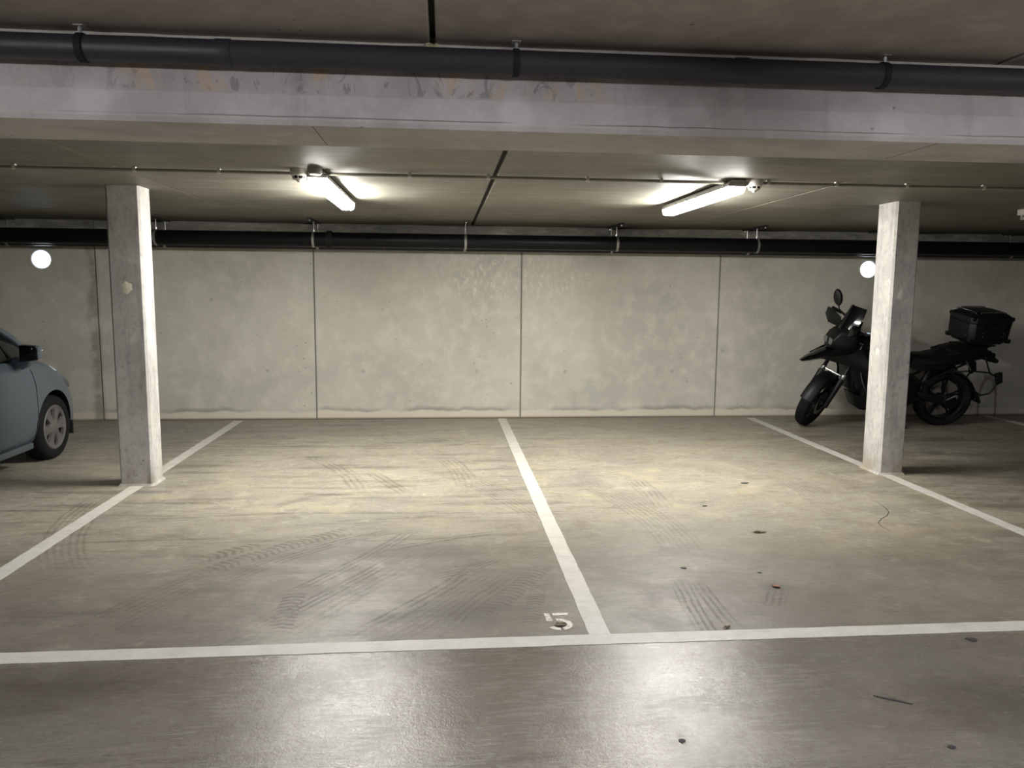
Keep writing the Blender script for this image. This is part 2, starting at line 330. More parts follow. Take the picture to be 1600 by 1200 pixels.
# ------------------------------------------------------------------ mesh builder
COL = S.collection
class MB:
    def __init__(s): s.bm = bmesh.new(); s.T = Matrix.Identity(4)
    def add(s, verts, faces):
        vs = [s.bm.verts.new(s.T @ Vector(v)) for v in verts]
        for f in faces:
            try: s.bm.faces.new([vs[i] for i in f])
            except ValueError: pass
        return s
    def box(s, a, b, bev=0):
        x0, y0, z0 = a; x1, y1, z1 = b
        v = [(x0, y0, z0), (x1, y0, z0), (x1, y1, z0), (x0, y1, z0), (x0, y0, z1), (x1, y0, z1), (x1, y1, z1), (x0, y1, z1)]
        f = [(0, 3, 2, 1), (4, 5, 6, 7), (0, 1, 5, 4), (1, 2, 6, 5), (2, 3, 7, 6), (3, 0, 4, 7)]
        if not bev: return s.add(v, f)
        t = bmesh.new(); vv = [t.verts.new(p) for p in v]
        for q in f: t.faces.new([vv[i] for i in q])
        bmesh.ops.bevel(t, geom=list(t.edges), offset=bev, segments=2, profile=.5, affect='EDGES')
        t.verts.index_update()
        s.add([p.co.copy() for p in t.verts], [[p.index for p in q.verts] for q in t.faces]); t.free(); return s
    def hull(s, pts, bev=0):
        """convex solid through the points"""
        t = bmesh.new()
        for p in pts: t.verts.new(p)
        r = bmesh.ops.convex_hull(t, input=t.verts)
        bmesh.ops.delete(t, geom=[g for g in r['geom_interior'] if isinstance(g, bmesh.types.BMVert)], context='VERTS')
        bmesh.ops.dissolve_limit(t, angle_limit=.03, verts=t.verts, edges=t.edges)
        if bev: bmesh.ops.bevel(t, geom=list(t.edges), offset=bev, segments=2, profile=.5, affect='EDGES', clamp_overlap=True)
        t.verts.index_update()
        s.add([p.co.copy() for p in t.verts], [[p.index for p in q.verts] for q in t.faces]); t.free(); return s
    def tube(s, pts, r, n=10, caps=True):
        pts = [Vector(p) for p in pts]; rs = r if isinstance(r, (list, tuple)) else [r]*len(pts)
        rings = []; prev = None
        for i, p in enumerate(pts):
            d = (pts[min(i+1, len(pts)-1)]-pts[max(i-1, 0)]).normalized()
            if prev is None:
                a = Vector((0, 0, 1)) if abs(d.z) < .9 else Vector((1, 0, 0)); u = d.cross(a).normalized()
            else:
                u = (prev - d*prev.dot(d)).normalized()
            prev = u; v = d.cross(u)
            rings.append([p+rs[i]*(math.cos(2*PI*k/n)*u+math.sin(2*PI*k/n)*v) for k in range(n)])
        V = [q for r_ in rings for q in r_]; Fs = []
        for i in range(len(rings)-1):
            for k in range(n): Fs.append((i*n+k, i*n+(k+1) % n, (i+1)*n+(k+1) % n, (i+1)*n+k))
        if caps: Fs += [tuple(range(n))[::-1], tuple(range(len(V)-n, len(V)))]
        return s.add(V, Fs)
    def lathe(s, prof, c=(0, 0, 0), axis='z', n=32, close=False):
        """revolve (radius, height) pairs"""
        c = Vector(c); V = []; Fs = []
        for r, h in prof:
            for k in range(n):
                a = 2*PI*k/n; u, v = r*math.cos(a), r*math.sin(a)
                V.append(c+Vector({'z': (u, v, h), 'y': (u, h, v), 'x': (h, u, v)}[axis]))
        m = len(prof)
        for i in range(m if close else m-1):
            j = (i+1) % m
            for k in range(n): Fs.append((i*n+k, i*n+(k+1) % n, j*n+(k+1) % n, j*n+k))
        if not close:
            if prof[0][0] > 1e-6: Fs.append(tuple(range(n)))
            if prof[-1][0] > 1e-6: Fs.append(tuple(range((m-1)*n, m*n)))
        return s.add(V, Fs)
    def prism(s, poly, axis, a, b):
        """extrude a polygon along an axis; poly in the two other coordinates"""
        def p(u, v, w): return {'x': (w, u, v), 'y': (u, w, v), 'z': (u, v, w)}[axis]
        n = len(poly)
        V = [p(u, v, a) for u, v in poly]+[p(u, v, b) for u, v in poly]
        return s.add(V, [tuple(range(n)), tuple(range(2*n-1, n-1, -1))]+[(k, (k+1) % n, n+(k+1) % n, n+k) for k in range(n)])
    def loft(s, rings, closed=True, caps=True):
        n = len(rings[0]); V = [p for r in rings for p in r]; Fs = []
        for i in range(len(rings)-1):
            for k in range(n if closed else n-1): Fs.append((i*n+k, i*n+(k+1) % n, (i+1)*n+(k+1) % n, (i+1)*n+k))
        if caps: Fs += [tuple(range(n))[::-1], tuple(range(len(V)-n, len(V)))]
        return s.add(V, Fs)
    def mesh(s, name, smooth=True, sharp=40):
        bmesh.ops.remove_doubles(s.bm, verts=s.bm.verts, dist=1e-5)
        bmesh.ops.recalc_face_normals(s.bm, faces=s.bm.faces)
        me = bpy.data.meshes.new(name); s.bm.to_mesh(me); s.bm.free()
        if smooth:
            for p in me.polygons: p.use_smooth = True
            me.set_sharp_from_angle(angle=math.radians(sharp))
        return me
    def build(s, name, mat, parent=None, smooth=True, sharp=40, loc=None):
        o = bpy.data.objects.new(name, s.mesh(name, smooth, sharp)); COL.objects.link(o)
        o.data.materials.append(M[mat] if isinstance(mat, str) else mat)
        if loc is not None: o.location = loc
        if parent is not None: o.parent = parent
        return o
def tag(o, label=None, cat=None, group=None, kind=None):
    if label: o['label'] = label
    if cat: o['category'] = cat
    if group: o['group'] = group
    if kind: o['kind'] = kind
    return o
def empty(name, loc=(0, 0, 0), rot=(0, 0, 0)):
    o = bpy.data.objects.new(name, None); COL.objects.link(o); o.location = loc; o.rotation_euler = rot; o.empty_display_size = .1
    return o
def inst(src, parent, loc=None, rot=None, name=None):
    o = src.copy(); COL.objects.link(o); o.parent = parent
    if name: o.name = name
    if loc is not None: o.location = loc
    if rot is not None: o.rotation_euler = rot
    return o
def copy_tree(o, parent=None):
    c = o.copy(); COL.objects.link(c); c.parent = parent
    for ch in list(o.children): copy_tree(ch, c)
    return c

# ------------------------------------------------------------------ the setting
X0, X1, Y0 = -9.2, 12.0, -8.0
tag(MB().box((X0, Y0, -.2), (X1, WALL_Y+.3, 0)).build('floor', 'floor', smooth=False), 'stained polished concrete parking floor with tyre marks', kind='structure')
# back wall: formwork-cast panels between narrow recessed joints, two round daylight openings
WT = .30; JOINTS = [X0]+[.931+2.44*k for k in range(-4, 5)]+[X1]
HOLES = [(-4.529, 1.849), (5.264, 1.841)]; HR = .104; JW = .018; WTOP = 2.286
wb = MB()
for j in JOINTS[1:-1]: wb.box((j-JW/2-.002, WALL_Y+.012, 0), (j+JW/2+.002, WALL_Y+WT, WTOP))
wb.box((X0, WALL_Y+.06, WTOP-.0), (X1, WALL_Y+WT, 2.7))
wall_back = tag(wb.build('wall_back', 'joint', smooth=False), 'cast concrete back wall with formwork joints', kind='structure')
def holed_panel(x0, x1, hx, hz):
    b = MB(); n = 48; q = .16
    ring = []; sq = []
    for k in range(n):
        a = 2*PI*k/n; c, s = math.cos(a), math.sin(a); m = max(abs(c), abs(s))
        ring.append((hx+HR*c, hz+HR*s)); sq.append((hx+q*c/m, hz+q*s/m))
    for y in (WALL_Y, WALL_Y+WT):
        V = [(u, y, v) for u, v in ring]+[(u, y, v) for u, v in sq]
        b.add(V, [(k, (k+1) % n, n+(k+1) % n, n+k) for k in range(n)])
        for a0, a1, c0, c1 in ((x0, hx-q, 0, WTOP), (hx+q, x1, 0, WTOP), (hx-q, hx+q, 0, hz-q), (hx-q, hx+q, hz+q, WTOP)):
            b.add([(a0, y, c0), (a1, y, c0), (a1, y, c1), (a0, y, c1)], [(0, 1, 2, 3)])
    b.add([(u, WALL_Y, v) for u, v in ring]+[(u, WALL_Y+WT, v) for u, v in ring], [(k, (k+1) % n, n+(k+1) % n, n+k) for k in range(n)])
    for A, B in (((x0, 0), (x1, 0)), ((x1, 0), (x1, WTOP)), ((x1, WTOP), (x0, WTOP)), ((x0, WTOP), (x0, 0))):
        b.add([(A[0], WALL_Y, A[1]), (B[0], WALL_Y, B[1]), (B[0], WALL_Y+WT, B[1]), (A[0], WALL_Y+WT, A[1])], [(0, 1, 2, 3)])
    return b
for a, c in zip(JOINTS[:-1], JOINTS[1:]):
    a2, c2 = a+JW/2, c-JW/2; h = [q for q in HOLES if a < q[0] < c]
    b = holed_panel(a2, c2, *h[0]) if h else MB().box((a2, WALL_Y, 0), (c2, WALL_Y+WT, WTOP), .004)
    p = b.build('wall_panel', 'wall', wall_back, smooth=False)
for px, py in ((418, 579), (745, 580), (883, 581), (1050, 580), (330, 468), (1121+8, 548), (568, 580)):
    c = at(px, py, 1, WALL_Y)
    MB().lathe([(.004, -.001), (.012, -.001), (.018, -.003), (.022, -.0005), (.022, .004)], (c.x, WALL_Y, c.z), 'y', 16).build('tie_hole', 'patch2', wall_back)
for hx, hz in HOLES:
    s = MB().lathe([(HR, -.004), (HR+.008, -.004), (HR+.008, 0), (HR-.0005, .0), (HR-.004, .004), (HR-.004, WT), (HR, WT)], (hx, WALL_Y, hz), 'y', 48, True)
    tag(s.build('vent_sleeve', 'sleeve'), 'bright round vent opening in the wall '+('in the bay of the blue car' if hx < 0 else 'above the black motorcycle'), 'vent', 'round vents in the back wall')
for nm, a, b in (('wall_left', (X0-.3, Y0, 0), (X0, WALL_Y+WT, 2.7)), ('wall_right', (X1, Y0, 0), (X1+.3, WALL_Y+WT, 2.7)), ('wall_front', (X0-.3, Y0-.3, 0), (X1+.3, Y0, 2.8))):
    tag(MB().box(a, b).build(nm, 'plainwall', smooth=False), 'concrete side wall of the garage', kind='structure')
# ceilings: precast slabs, joints run towards the back wall
cb = MB()
cs = [X0]+[.342+2.405*k for k in range(-3, 5)]+[X1]
for j in cs[1:-1]: cb.box((j-.05, BEAM_Y1-.1, CEIL_Z+.02), (j+.05, WALL_Y+WT, CEIL_Z+.3))
as_ = [X0]+[-.04+2.405*k for k in range(-3, 5)]+[X1]
for j in as_[1:-1]: cb.box((j-.05, Y0, AISLE_Z+.03), (j+.05, BEAM_Y0+.2, AISLE_Z+.2))
ceiling = tag(cb.build('ceiling', 'darkgap', smooth=False), 'low precast concrete slab ceiling', kind='structure')
def slab(x0, x1, y0, y1, z, t, ch):
    P = [(x0, z+ch), (x0+ch, z), (x1-ch, z), (x1, z+ch), (x1, z+t), (x0, z+t)]
    return MB().prism(P, 'y', y0, y1)
for a, c in zip(cs[:-1], cs[1:]):
    ga = .013 if abs(a-.342) < .01 else .002; gc = .013 if abs(c-.342) < .01 else .002
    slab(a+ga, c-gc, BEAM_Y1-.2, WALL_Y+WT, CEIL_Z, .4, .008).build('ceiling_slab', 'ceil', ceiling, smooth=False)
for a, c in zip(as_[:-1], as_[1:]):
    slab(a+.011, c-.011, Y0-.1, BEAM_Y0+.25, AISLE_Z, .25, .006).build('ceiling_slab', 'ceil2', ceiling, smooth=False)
# downstand beam with chamfered arris
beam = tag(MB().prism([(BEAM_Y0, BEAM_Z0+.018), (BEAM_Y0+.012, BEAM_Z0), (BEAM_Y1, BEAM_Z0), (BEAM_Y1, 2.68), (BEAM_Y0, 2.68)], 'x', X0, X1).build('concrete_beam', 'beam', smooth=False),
           'long pale concrete beam crossing under the ceiling behind the grey pipe', kind='structure')
pts = [(X0+.12*k, BEAM_Y0-.002+random.uniform(-.003, .003), AISLE_Z-.002+random.uniform(-.003, .003)) for k in range(int((X1-X0)/.12)+1)]
MB().tube(pts, [random.uniform(.006, .012) for _ in pts], 6).build('sealant_bead', 'foam', beam)
b = MB()
for k in range(9):
    a = random.uniform(0, 6.28); b.lathe([(0, -.012), (.012, -.006), (.014, .002), (.008, .01), (0, .013)], (-.04+.018*math.cos(a), BEAM_Y0-.014+.008*math.sin(a), AISLE_Z-.012+random.uniform(-.006, .01)), 'z', 8)
b.build('foam_blob', 'foamy', beam)
for x0 in (-.526, 2.145):
    MB().box((x0-.002, BEAM_Y0+.02, BEAM_Z0-.0006), (x0+.002, BEAM_Y1-.03, BEAM_Z0+.002)).build('formwork_line', 'darksteel', beam, smooth=False)

# columns
def column(corner, label, patches):
    x0, x1, y0, y1 = corner; cx, cy = (x0+x1)/2, (y0+y1)/2; hx, hy = (x1-x0)/2, (y1-y0)/2; ch = .016
    root = empty('concrete_column', (cx, cy, 0))
    poly = [(-hx+ch, -hy), (hx-ch, -hy), (hx, -hy+ch), (hx, hy-ch), (hx-ch, hy), (-hx+ch, hy), (-hx, hy-ch), (-hx, -hy+ch)]
    MB().prism(poly, 'z', 0, CEIL_Z).build('shaft', 'column', root, smooth=False)
    b = MB(); n = 40; V = []          # mortar squeezed out round the foot
    for ring, (e, z) in enumerate(((.0, .022), (.014, .004), (.02, 0))):
        for k in range(n):
            a = 2*PI*k/n; c, s = math.cos(a), math.sin(a); m = max(abs(c), abs(s)); r = random.uniform(.6, 1.2)
            V.append((c/m*(hx-.003+e*r), s/m*(hy-.003+e*r), z))
    b.add(V, [(i*n+k, i*n+(k+1) % n, (i+1)*n+(k+1) % n, (i+1)*n+k) for i in range(2) for k in range(n)])
    b.build('mortar_fillet', 'column', root)
    for face, px, py, r, mat in patches:
        if face == 'front': c = at(px, py, 1, y0)-Vector((cx, cy, 0)); nrm = 1
        else: c = at(px, py, 0, x1 if face == 'right' else x0)-Vector((cx, cy, 0)); nrm = 0
        b = MB(); V = [None]; n = 20
        def pt(u, v, h):
            if nrm: return (c.x+u, -hy-h, c.z+v)
            return ((hx+h) if face == 'right' else (-hx-h), c.y+u, c.z+v)
        V = [pt(0, 0, .0035)]
        rr = [r*random.uniform(.8, 1.15) for _ in range(n)]
        for q, h in ((.6, .003), (1, .0)): V += [pt(rr[k]*q*math.cos(2*PI*k/n), rr[k]*q*math.sin(2*PI*k/n)*1.1, h) for k in range(n)]
        b.add(V, [(0, 1+k, 1+(k+1) % n) for k in range(n)]+[(1+k, 1+(k+1) % n, n+1+(k+1) % n, n+1+k) for k in range(n)])
        b.build('mortar_patch', mat, root)
    tag(root, label, 'column', 'concrete columns'); return root
column((-2.523, -2.272, 6.115, 6.335), 'square concrete column with a pale mortar patch, standing next to the blue car',
       [('front', 198, 449, .042, 'patch'), ('right', 236, 450, .05, 'patch'), ('right', 238, 528, .05, 'patch')])
column((3.722, 3.940, 6.15, 6.43), 'square concrete column standing in front of the black motorcycle',
       [('front', 1410, 461, .045, 'patch2'), ('left', 1371, 549, .03, 'patch')])

# ------------------------------------------------------------------ floor markings
def ribbon(pts_l, pts_r, z0, z1, name, mat, label, cat, group=None):
    n = len(pts_l); b = MB()
    V = [(p[0], p[1], z1) for p in pts_l]+[(p[0], p[1], z1) for p in pts_r]+[(p[0], p[1], z0) for p in pts_l]+[(p[0], p[1], z0) for p in pts_r]
    Fs = []
    for k in range(n-1):
        Fs += [(k, k+1, n+k+1, n+k), (k, k+1, 2*n+k+1, 2*n+k), (n+k, n+k+1, 3*n+k+1, 3*n+k)]
    Fs += [(0, n, 3*n, 2*n), (n-1, 2*n-1, 4*n-1, 3*n-1)]
    b.add(V, Fs); return tag(b.build(name, mat, smooth=False), label, cat, group)
def line_y(xc, y0, y1, label, w=.1):
    n = int((y1-y0)/.06)+1; ys = [y0+(y1-y0)*k/(n-1) for k in range(n)]
    j = lambda: random.uniform(-.0022, .0022)
    ribbon([(xc-w/2+j(), y) for y in ys], [(xc+w/2+j(), y) for y in ys], .0003, .0022, 'parking_line', 'paint', label, 'floor marking', 'painted bay lines')
line_y(-2.392, 3.274, 9.12, 'white painted bay line passing under the column next to the blue car')
line_y(.704, 3.274, 9.18, 'white painted bay line ending beside the number 5')
line_y(3.783, 3.274, 9.10, 'white painted bay line passing under the column in front of the motorcycle')
line_y(6.93, 3.274, 9.15, 'white painted bay line behind the top case of the motorcycle')
line_y(-5.48, 3.274, 9.15, 'white painted bay line on the far side of the blue car')
xs = [X0+.08*k for k in range(int((X1-X0)/.08)+1)]; j = lambda: random.uniform(-.002, .002)
ribbon([(x, 3.175+j()) for x in xs], [(x, 3.274+j()) for x in xs], .0003, .0022, 'parking_line', 'paint', 'long white painted cross line closing the ends of the bays', 'floor marking', 'painted bay lines')
# stencilled number
nroot = tag(empty('bay_number', (.485, 3.325, 0)), 'faded white stencilled number 5 painted beside the middle bay line', 'floor marking')
def flat(poly, name):
    MB().prism(poly, 'z', .0003, .0018).build(name, 'number', nroot, smooth=False)
flat([(-.004, .105), (.026, .105), (.018, .192), (-.006, .192)], 'stencil_stroke')
flat([(.034, .165), (.105, .165), (.112, .192), (.034, .192)], 'stencil_stroke')
def bowl(a0, a1):
    o_, i_ = [], []
    for k in range(15):
        a = a0+(a1-a0)*k/14; o_.append((.052+.062*math.cos(a), .066+.062*math.sin(a))); i_.append((.052+.036*math.cos(a), .066+.036*math.sin(a)))
    flat(o_+i_[::-1], 'stencil_stroke')
bowl(-1.35, 1.75); bowl(-2.6, -1.6)

# ------------------------------------------------------------------ pipes under the ceiling
# grey drain pipe in front of the beam
PY, PR = 3.175, .047; PZ = 2.447
pipe = tag(empty('drain_pipe', (0, PY, PZ)), 'dark grey plastic drain pipe hung in front of the concrete beam', 'pipe')
def pz(x): return .0035*x*.0
secs = [X0, at(362, 80, 1, PY).x, at(1168, 110, 1, PY).x, X1]
for a, c in zip(secs[:-1], secs[1:]):
    MB().lathe([(PR, a), (PR, c-.06), (PR+.003, c-.055), (PR+.003, c)], (0, 0, 0), 'x', 40).build('pipe_section', 'greypipe', pipe)
for px, tilt in ((130, -.02), (806, .0), (1380, .02), (-560, 0)):
    x = at(px, 100, 1, PY).x
    hg = tag(empty('pipe_hanger', (x, PY, AISLE_Z)), {130: 'thin rod hanger holding the grey pipe at the stained end of the beam', 806: 'thin rod hanger holding the grey pipe near the slab joint', 1380: 'thin rod hanger holding the grey pipe over the motorcycle side'}.get(px, 'thin rod hanger on the grey pipe over the driving aisle by the blue car'), 'pipe hanger', 'hangers of the grey pipe')
    dz = PZ-AISLE_Z
    MB().tube([(0, -.012, 0), (0, -.012, dz+PR)], .004, 8).build('rod', 'zinc', hg)
    MB().box((-.018, -.03, -.004), (.018, .008, 0)).build('ceiling_plate', 'zinc', hg, smooth=False)
    MB().tube([(0, -.012, dz+PR+.022), (0, -.012, dz+PR+.004)], .008, 8).build('nut', 'zinc', hg)
    MB().lathe([(PR+.0055, -.012), (PR+.0055, .012), (PR+.001, .012), (PR+.001, -.012)], (0, 0, dz), 'x', 40, True).build('pipe_clip', 'slot', hg)
# pair of black pipes along the back wall
BR = .083; BZ = 2.085
BP = [(8.80, BZ, 'black pipe along the back wall, the front one of two'), (9.085, BZ-.012, 'black pipe along the back wall, tucked behind the front one')]
for k, (y, z, lb) in enumerate(BP):
    r = tag(empty('black_pipe', (0, y, z)), lb, 'pipe', 'black pipes along the wall')
    js = [X0]+[at(px, 375, 1, y).x for px in ((383, 515) if k == 0 else (600,))]+[X1]
    for a, c in zip(js[:-1], js[1:]): MB().lathe([(BR, a+.001), (BR, c-.001)], (0, 0, 0), 'x', 40).build('pipe_section', 'blackpipe', r)
    if k == 0:
        MB().lathe([(BR, js[2]-.03), (BR+.008, js[2]-.03), (BR+.008, js[2]+.03), (BR, js[2]+.03)], (0, 0, 0), 'x', 40).build('coupling', 'slot', r)
        for s in (-1, 1): MB().box((js[2]-.03, -.03, s*(BR+.004)-.012), (js[2]+.03, .012, s*(BR+.004)+.012), .004).build('coupling_bolt', 'slot', r)
where = {-3.112: 'beside the column next to the car', -1.43: 'by the pipe coupling', .249: 'by the wide ceiling joint', 1.979: 'behind the lamp near the motorcycle side', 3.637: 'beside the motorcycle', 5.25: 'behind the column in front of the motorcycle', 7.0: 'over the top case of the motorcycle', -4.79: 'over the blue car', 8.7: 'beyond the motorcycle'}
for x, lb in where.items():
    hg = tag(empty('pipe_bracket', (x, 8.94, CEIL_Z)), 'galvanised rail bracket carrying the black pipes '+lb, 'pipe bracket', 'brackets of the black pipes')
    MB().box((-.016, -.42, -.022), (.016, .27, 0)).build('rail', 'darksteel', hg, smooth=False)
    for y in (-.38, .22): MB().tube([(0, y, -.022), (0, y, -.034)], .011, 8).build('rail_bolt', 'zinc', hg)
    for (py, pz_, _) in BP:
        y = py-8.94; z = pz_-CEIL_Z
        MB().tube([(0, y, -.02), (0, y, z+BR)], .006, 8).build('rod', 'zinc', hg)
        MB().tube([(0, y, z+BR+.004), (0, y, z+BR+.028)], .011, 6).build('nut', 'zinc', hg)
        MB().lathe([(BR+.004, -.013), (BR+.004, .013), (BR+.0008, .013), (BR+.0008, -.013)], (0, y, z), 'x', 40, True).build('pipe_clip', 'zinc', hg)
# conduit under the ceiling
CY = 5.165; CZ = CEIL_Z-.02
cd = tag(empty('electrical_conduit', (0, CY, CZ)), 'thin grey electrical conduit clipped across the ceiling between the lamps', 'conduit')
MB().tube([(X0, 0, 0), (X1, 0, 0)], .0105, 12).build('conduit_tube', 'conduit', cd)
cpx = (22, 210, 342, 468, 640, 763, 918, 1033, 1145, 1200, 1307, 1417, 1537)
cx = [at(p, 262+p*.019, 1, CY).x for p in cpx]+[-3.6, -4.4, -5.2, 4.8, 5.6, 6.4]
for x in cx:
    b = MB(); b.lathe([(.0125, -.011), (.0125, .011), (.011, .011), (.011, -.011)], (x, 0, 0), 'x', 14, True)
    b.box((x-.011, -.014, .0), (x+.011, .014, .02), .002); b.build('conduit_clip', 'whiteplastic', cd)

# ------------------------------------------------------------------ ceiling lamps
def batten(name, label, lens, zc, L=1.58, group=None):
    """weatherproof strip light running along its own y axis, top at z=0"""
    r = tag(empty(name), label, 'lamp', 'strip lights'); W = .062
    prof = [(-W, -.052), (-W+.006, -.03), (-W+.02, -.012), (W-.02, -.012), (W-.006, -.03), (W, -.052)]
    MB().prism(prof, 'y', -L/2, L/2).build('housing', 'greyplastic', r, smooth=False)
    sec = [(-W+.003, -.052), (-W+.006, -.080), (-W+.014, -.094), (-W+.028, -.100), (W-.028, -.100), (W-.014, -.094), (W-.006, -.080), (W-.003, -.052)]
    rings = [[(x*(.97 if k < 1 else 1), y, -.052+(z+.052)*k) for x, z in sec] for y, k in ((-L/2, .7), (-L/2+.02, 1), (L/2-.02, 1), (L/2, .7))]
    def cut(y0, y1): return [[(x, y, z) for x, _, z in rings[1]] for y in (y0, y1)]
    ys = -L/2+.72
    MB().loft([rings[0]]+cut(-L/2+.02, ys)).build('diffuser', lens+'dim' if lens == 'lens' else lens, r)
    MB().loft(cut(ys+.001, L/2-.02)+[rings[3]]).build('diffuser', lens, r)
    cap = lambda y, k: [(x*k*1.03, y, -.04+(z+.04)*k*1.04) for x, z in [(W, -.04)]+[(-q[0], q[1]) for q in sec]+[(-W, -.04)]]
    MB().loft([cap(L/2-.02, 1), cap(L/2+.004, 1), cap(L/2+.01, .94)]).build('end_cap', 'whiteplastic', r)
    MB().box((-W-.001, -L/2-.004, -.055), (W+.001, -L/2+.01, -.034), .004).build('end_cap', 'greyplastic', r)
    for s in (-1, 1):
        for i in range(6):
            y = -L/2+.1+(L-.2)*i/5
            MB().box((s*(W+.001)-.004, y-.012, -.066), (s*(W+.001)+.004, y+.012, -.034), .002).build('latch', 'zinc', r)
    for s in (-1, 1):
        MB().lathe([(.007, 0), (.007, -.006), (0, -.008)], (s*.022, -L/2+.05, -.0985), 'z', 10).build('lens_screw', 'led', r)
    for y in (-L*.32, L*.32): MB().box((-.02, y-.015, -.014), (.02, y+.015, 0)).build('mounting_bracket', 'zinc', r, smooth=False)
    r.location = (0, 0, zc); return r
la = batten('strip_light', 'lit strip light on the ceiling of the empty bay nearer the blue car', 'lens', CEIL_Z)
la.location = (-.80, 5.88, CEIL_Z)
lb = copy_tree(la); lb.location = (1.955, 5.88, CEIL_Z); lb['label'] = 'lit strip light on the ceiling of the empty bay nearer the motorcycle'
for x, yl, nm in ((-3.4, .9, 'towards the blue car'), (1.2, .9, 'in front of the empty bays'), (5.8, .9, 'towards the motorcycle')):
    o = batten('strip_light', 'unseen strip light assumed over the driving aisle '+nm, 'lens2', AISLE_Z); o.location = (x, yl, AISLE_Z)  # unseen lamps, assumed and placed to light the beam and columns
# unlit open fluorescent batten in the far bay
r = tag(empty('fluorescent_batten', (5.16, 5.85, CEIL_Z)), 'unlit bare tube batten on the ceiling above the motorcycle bay', 'lamp')
MB().prism([(-.03, 0), (-.026, -.05), (.026, -.05), (.03, 0)], 'y', -.75, .75).build('housing', 'whiteplastic', r, smooth=False)
MB().tube([(0, -.7, -.078), (0, .7, -.078)], .013, 14).build('fluorescent_tube', 'whiteplastic', r)
for s in (-1, 1): MB().box((-.014, s*.715-.012, -.094), (.014, s*.715+.012, -.045), .003).build('lamp_holder', 'greyplastic', r)
MB().box((-.034, .62, -.04), (-.024, .66, -.02)).build('clip', 'slot', r, smooth=False)
# round junction boxes and smoke detectors on the conduit
for x, y, lb in ((-.80, 5.03, 'nearer the blue car'), (2.05, 5.30, 'nearer the motorcycle')):
    j = tag(empty('junction_box', (x, y, CEIL_Z)), 'round grey junction box at the end of the lit strip light '+lb, 'junction box', 'junction boxes')
    MB().lathe([(.0, -.046), (.034, -.045), (.043, -.037), (.046, 0)], (0, 0, 0), 'z', 28).build('cover', 'greyplastic', j)
    MB().tube([(0, 0, -.02), (-.3*(x-1.955) if x > 0 else 0, (5.88-.79)-y, -.035)], .012, 8).build('cable_gland', 'greyplastic', j)
for x, y, lb in ((-.915, 5.12, 'nearer the blue car'), (2.10, 5.16, 'nearer the motorcycle')):
    d = tag(empty('smoke_detector', (x, y, CEIL_Z)), 'white smoke detector mounted on the conduit '+lb, 'smoke detector', 'smoke detectors')
    MB().lathe([(.056, 0), (.056, -.03), (.05, -.042), (.044, -.045)], (0, 0, 0), 'z', 32).build('base', 'whiteplastic', d)
    MB().lathe([(.04, -.044), (.036, -.060)], (0, 0, 0), 'z', 32).build('sensing_slot', 'slot', d)
    for k in range(8):
        a = 2*PI*k/8; c, s = math.cos(a), math.sin(a)
        MB().tube([(.041*c, .041*s, -.043), (.037*c, .037*s, -.062)], .0035, 6).build('rib', 'whiteplastic', d)
    MB().lathe([(.038, -.060), (.034, -.066), (.014, -.074), (.01, -.082), (0, -.084)], (0, 0, 0), 'z', 32).build('cap', 'whiteplastic', d)
# ------------------------------------------------------------------ parked car
M['carpaint'] = plain('blue_grey_car_paint', rgb(80, 90, 97), .32, .25, var=.02, scale=3)
M['carglass'] = plain('dark_car_glass', rgb(8, 9, 10), .1, 0, var=.0, spec=.25)
M['cartrim'] = plain('black_car_trim', rgb(16, 16, 17), .5)
M['seam'] = plain('panel_gap', rgb(30, 34, 38), .8)
M['rubber'] = plain('tyre_rubber', rgb(13, 13, 14), .85, bump=.2, spec=.25)
M['hubcap'] = plain('silver_hubcap', rgb(104, 102, 100), .4, .45)
M['lampglass'] = plain('clear_lamp_cover', rgb(190, 196, 200), .12, .3)
M['redlamp'] = plain('red_lamp_cover', rgb(120, 14, 16), .15)
M['amber'] = plain('mirror_signal_lens', rgb(176, 166, 156), .2)
M['mirrorglass'] = plain('mirror_glass', rgb(24, 26, 28), .05, .6, var=0)
car = tag(empty('car', (-4.325, 7.17, 0)), 'light blue grey small hatchback parked nose to the wall', 'car')
HW = .85
ST = [  # y, bottom z, width at sill, mid width, shoulder half width, shoulder z, centre top z
    (.785, .24, .30, .36, .34, .44, .50), (.75, .19, .46, .50, .47, .50, .59), (.68, .17, .60, .64, .59, .55, .69), (.56, .16, .70, .745, .69, .59, .80),
    (.42, .16, .76, .80, .745, .645, .87), (.25, .16, .80, .835, .785, .75, .935), (.08, .17, .81, .848, .795, .84, .965), (-.15, .17, .815, .85, .80, .895, 1.0),
    (-.42, .17, .818, .851, .80, .925, 1.03), (-.9, .17, .82, .852, .80, .94, 1.0), (-1.5, .17, .82, .852, .80, .955, 1.0), (-2.1, .18, .815, .85, .80, .975, 1.0),
    (-2.46, .19, .80, .845, .79, .985, 1.0), (-2.75, .22, .77, .81, .75, .99, 1.0), (-2.92, .26, .68, .73, .68, .97, .99), (-2.965, .32, .58, .64, .60, .90, .95)]
rings = []
for y, zb, ws, wm, wsh, zs, zt in ST:
    zm = zb+(zs-zb)*.45
    half = [(ws*.85, zb), (ws, zb+.035), (wm-.006, zb+(zm-zb)*.55), (wm, zm), (wm-.004, zm+(zs-zm)*.5), (wsh+.025, zs-.06), (wsh, zs-.012), (wsh*.86, zs+(zt-zs)*.45), (wsh*.5, zs+(zt-zs)*.88), (0, zt)]
    left = [(-x, z) for x, z in half[:-1]][::-1]
    rings.append([(x, y, z) for x, z in half+left])
bm_ = MB().loft(rings[::-1], True, True)
bmesh.ops.recalc_face_normals(bm_.bm, faces=bm_.bm.faces)
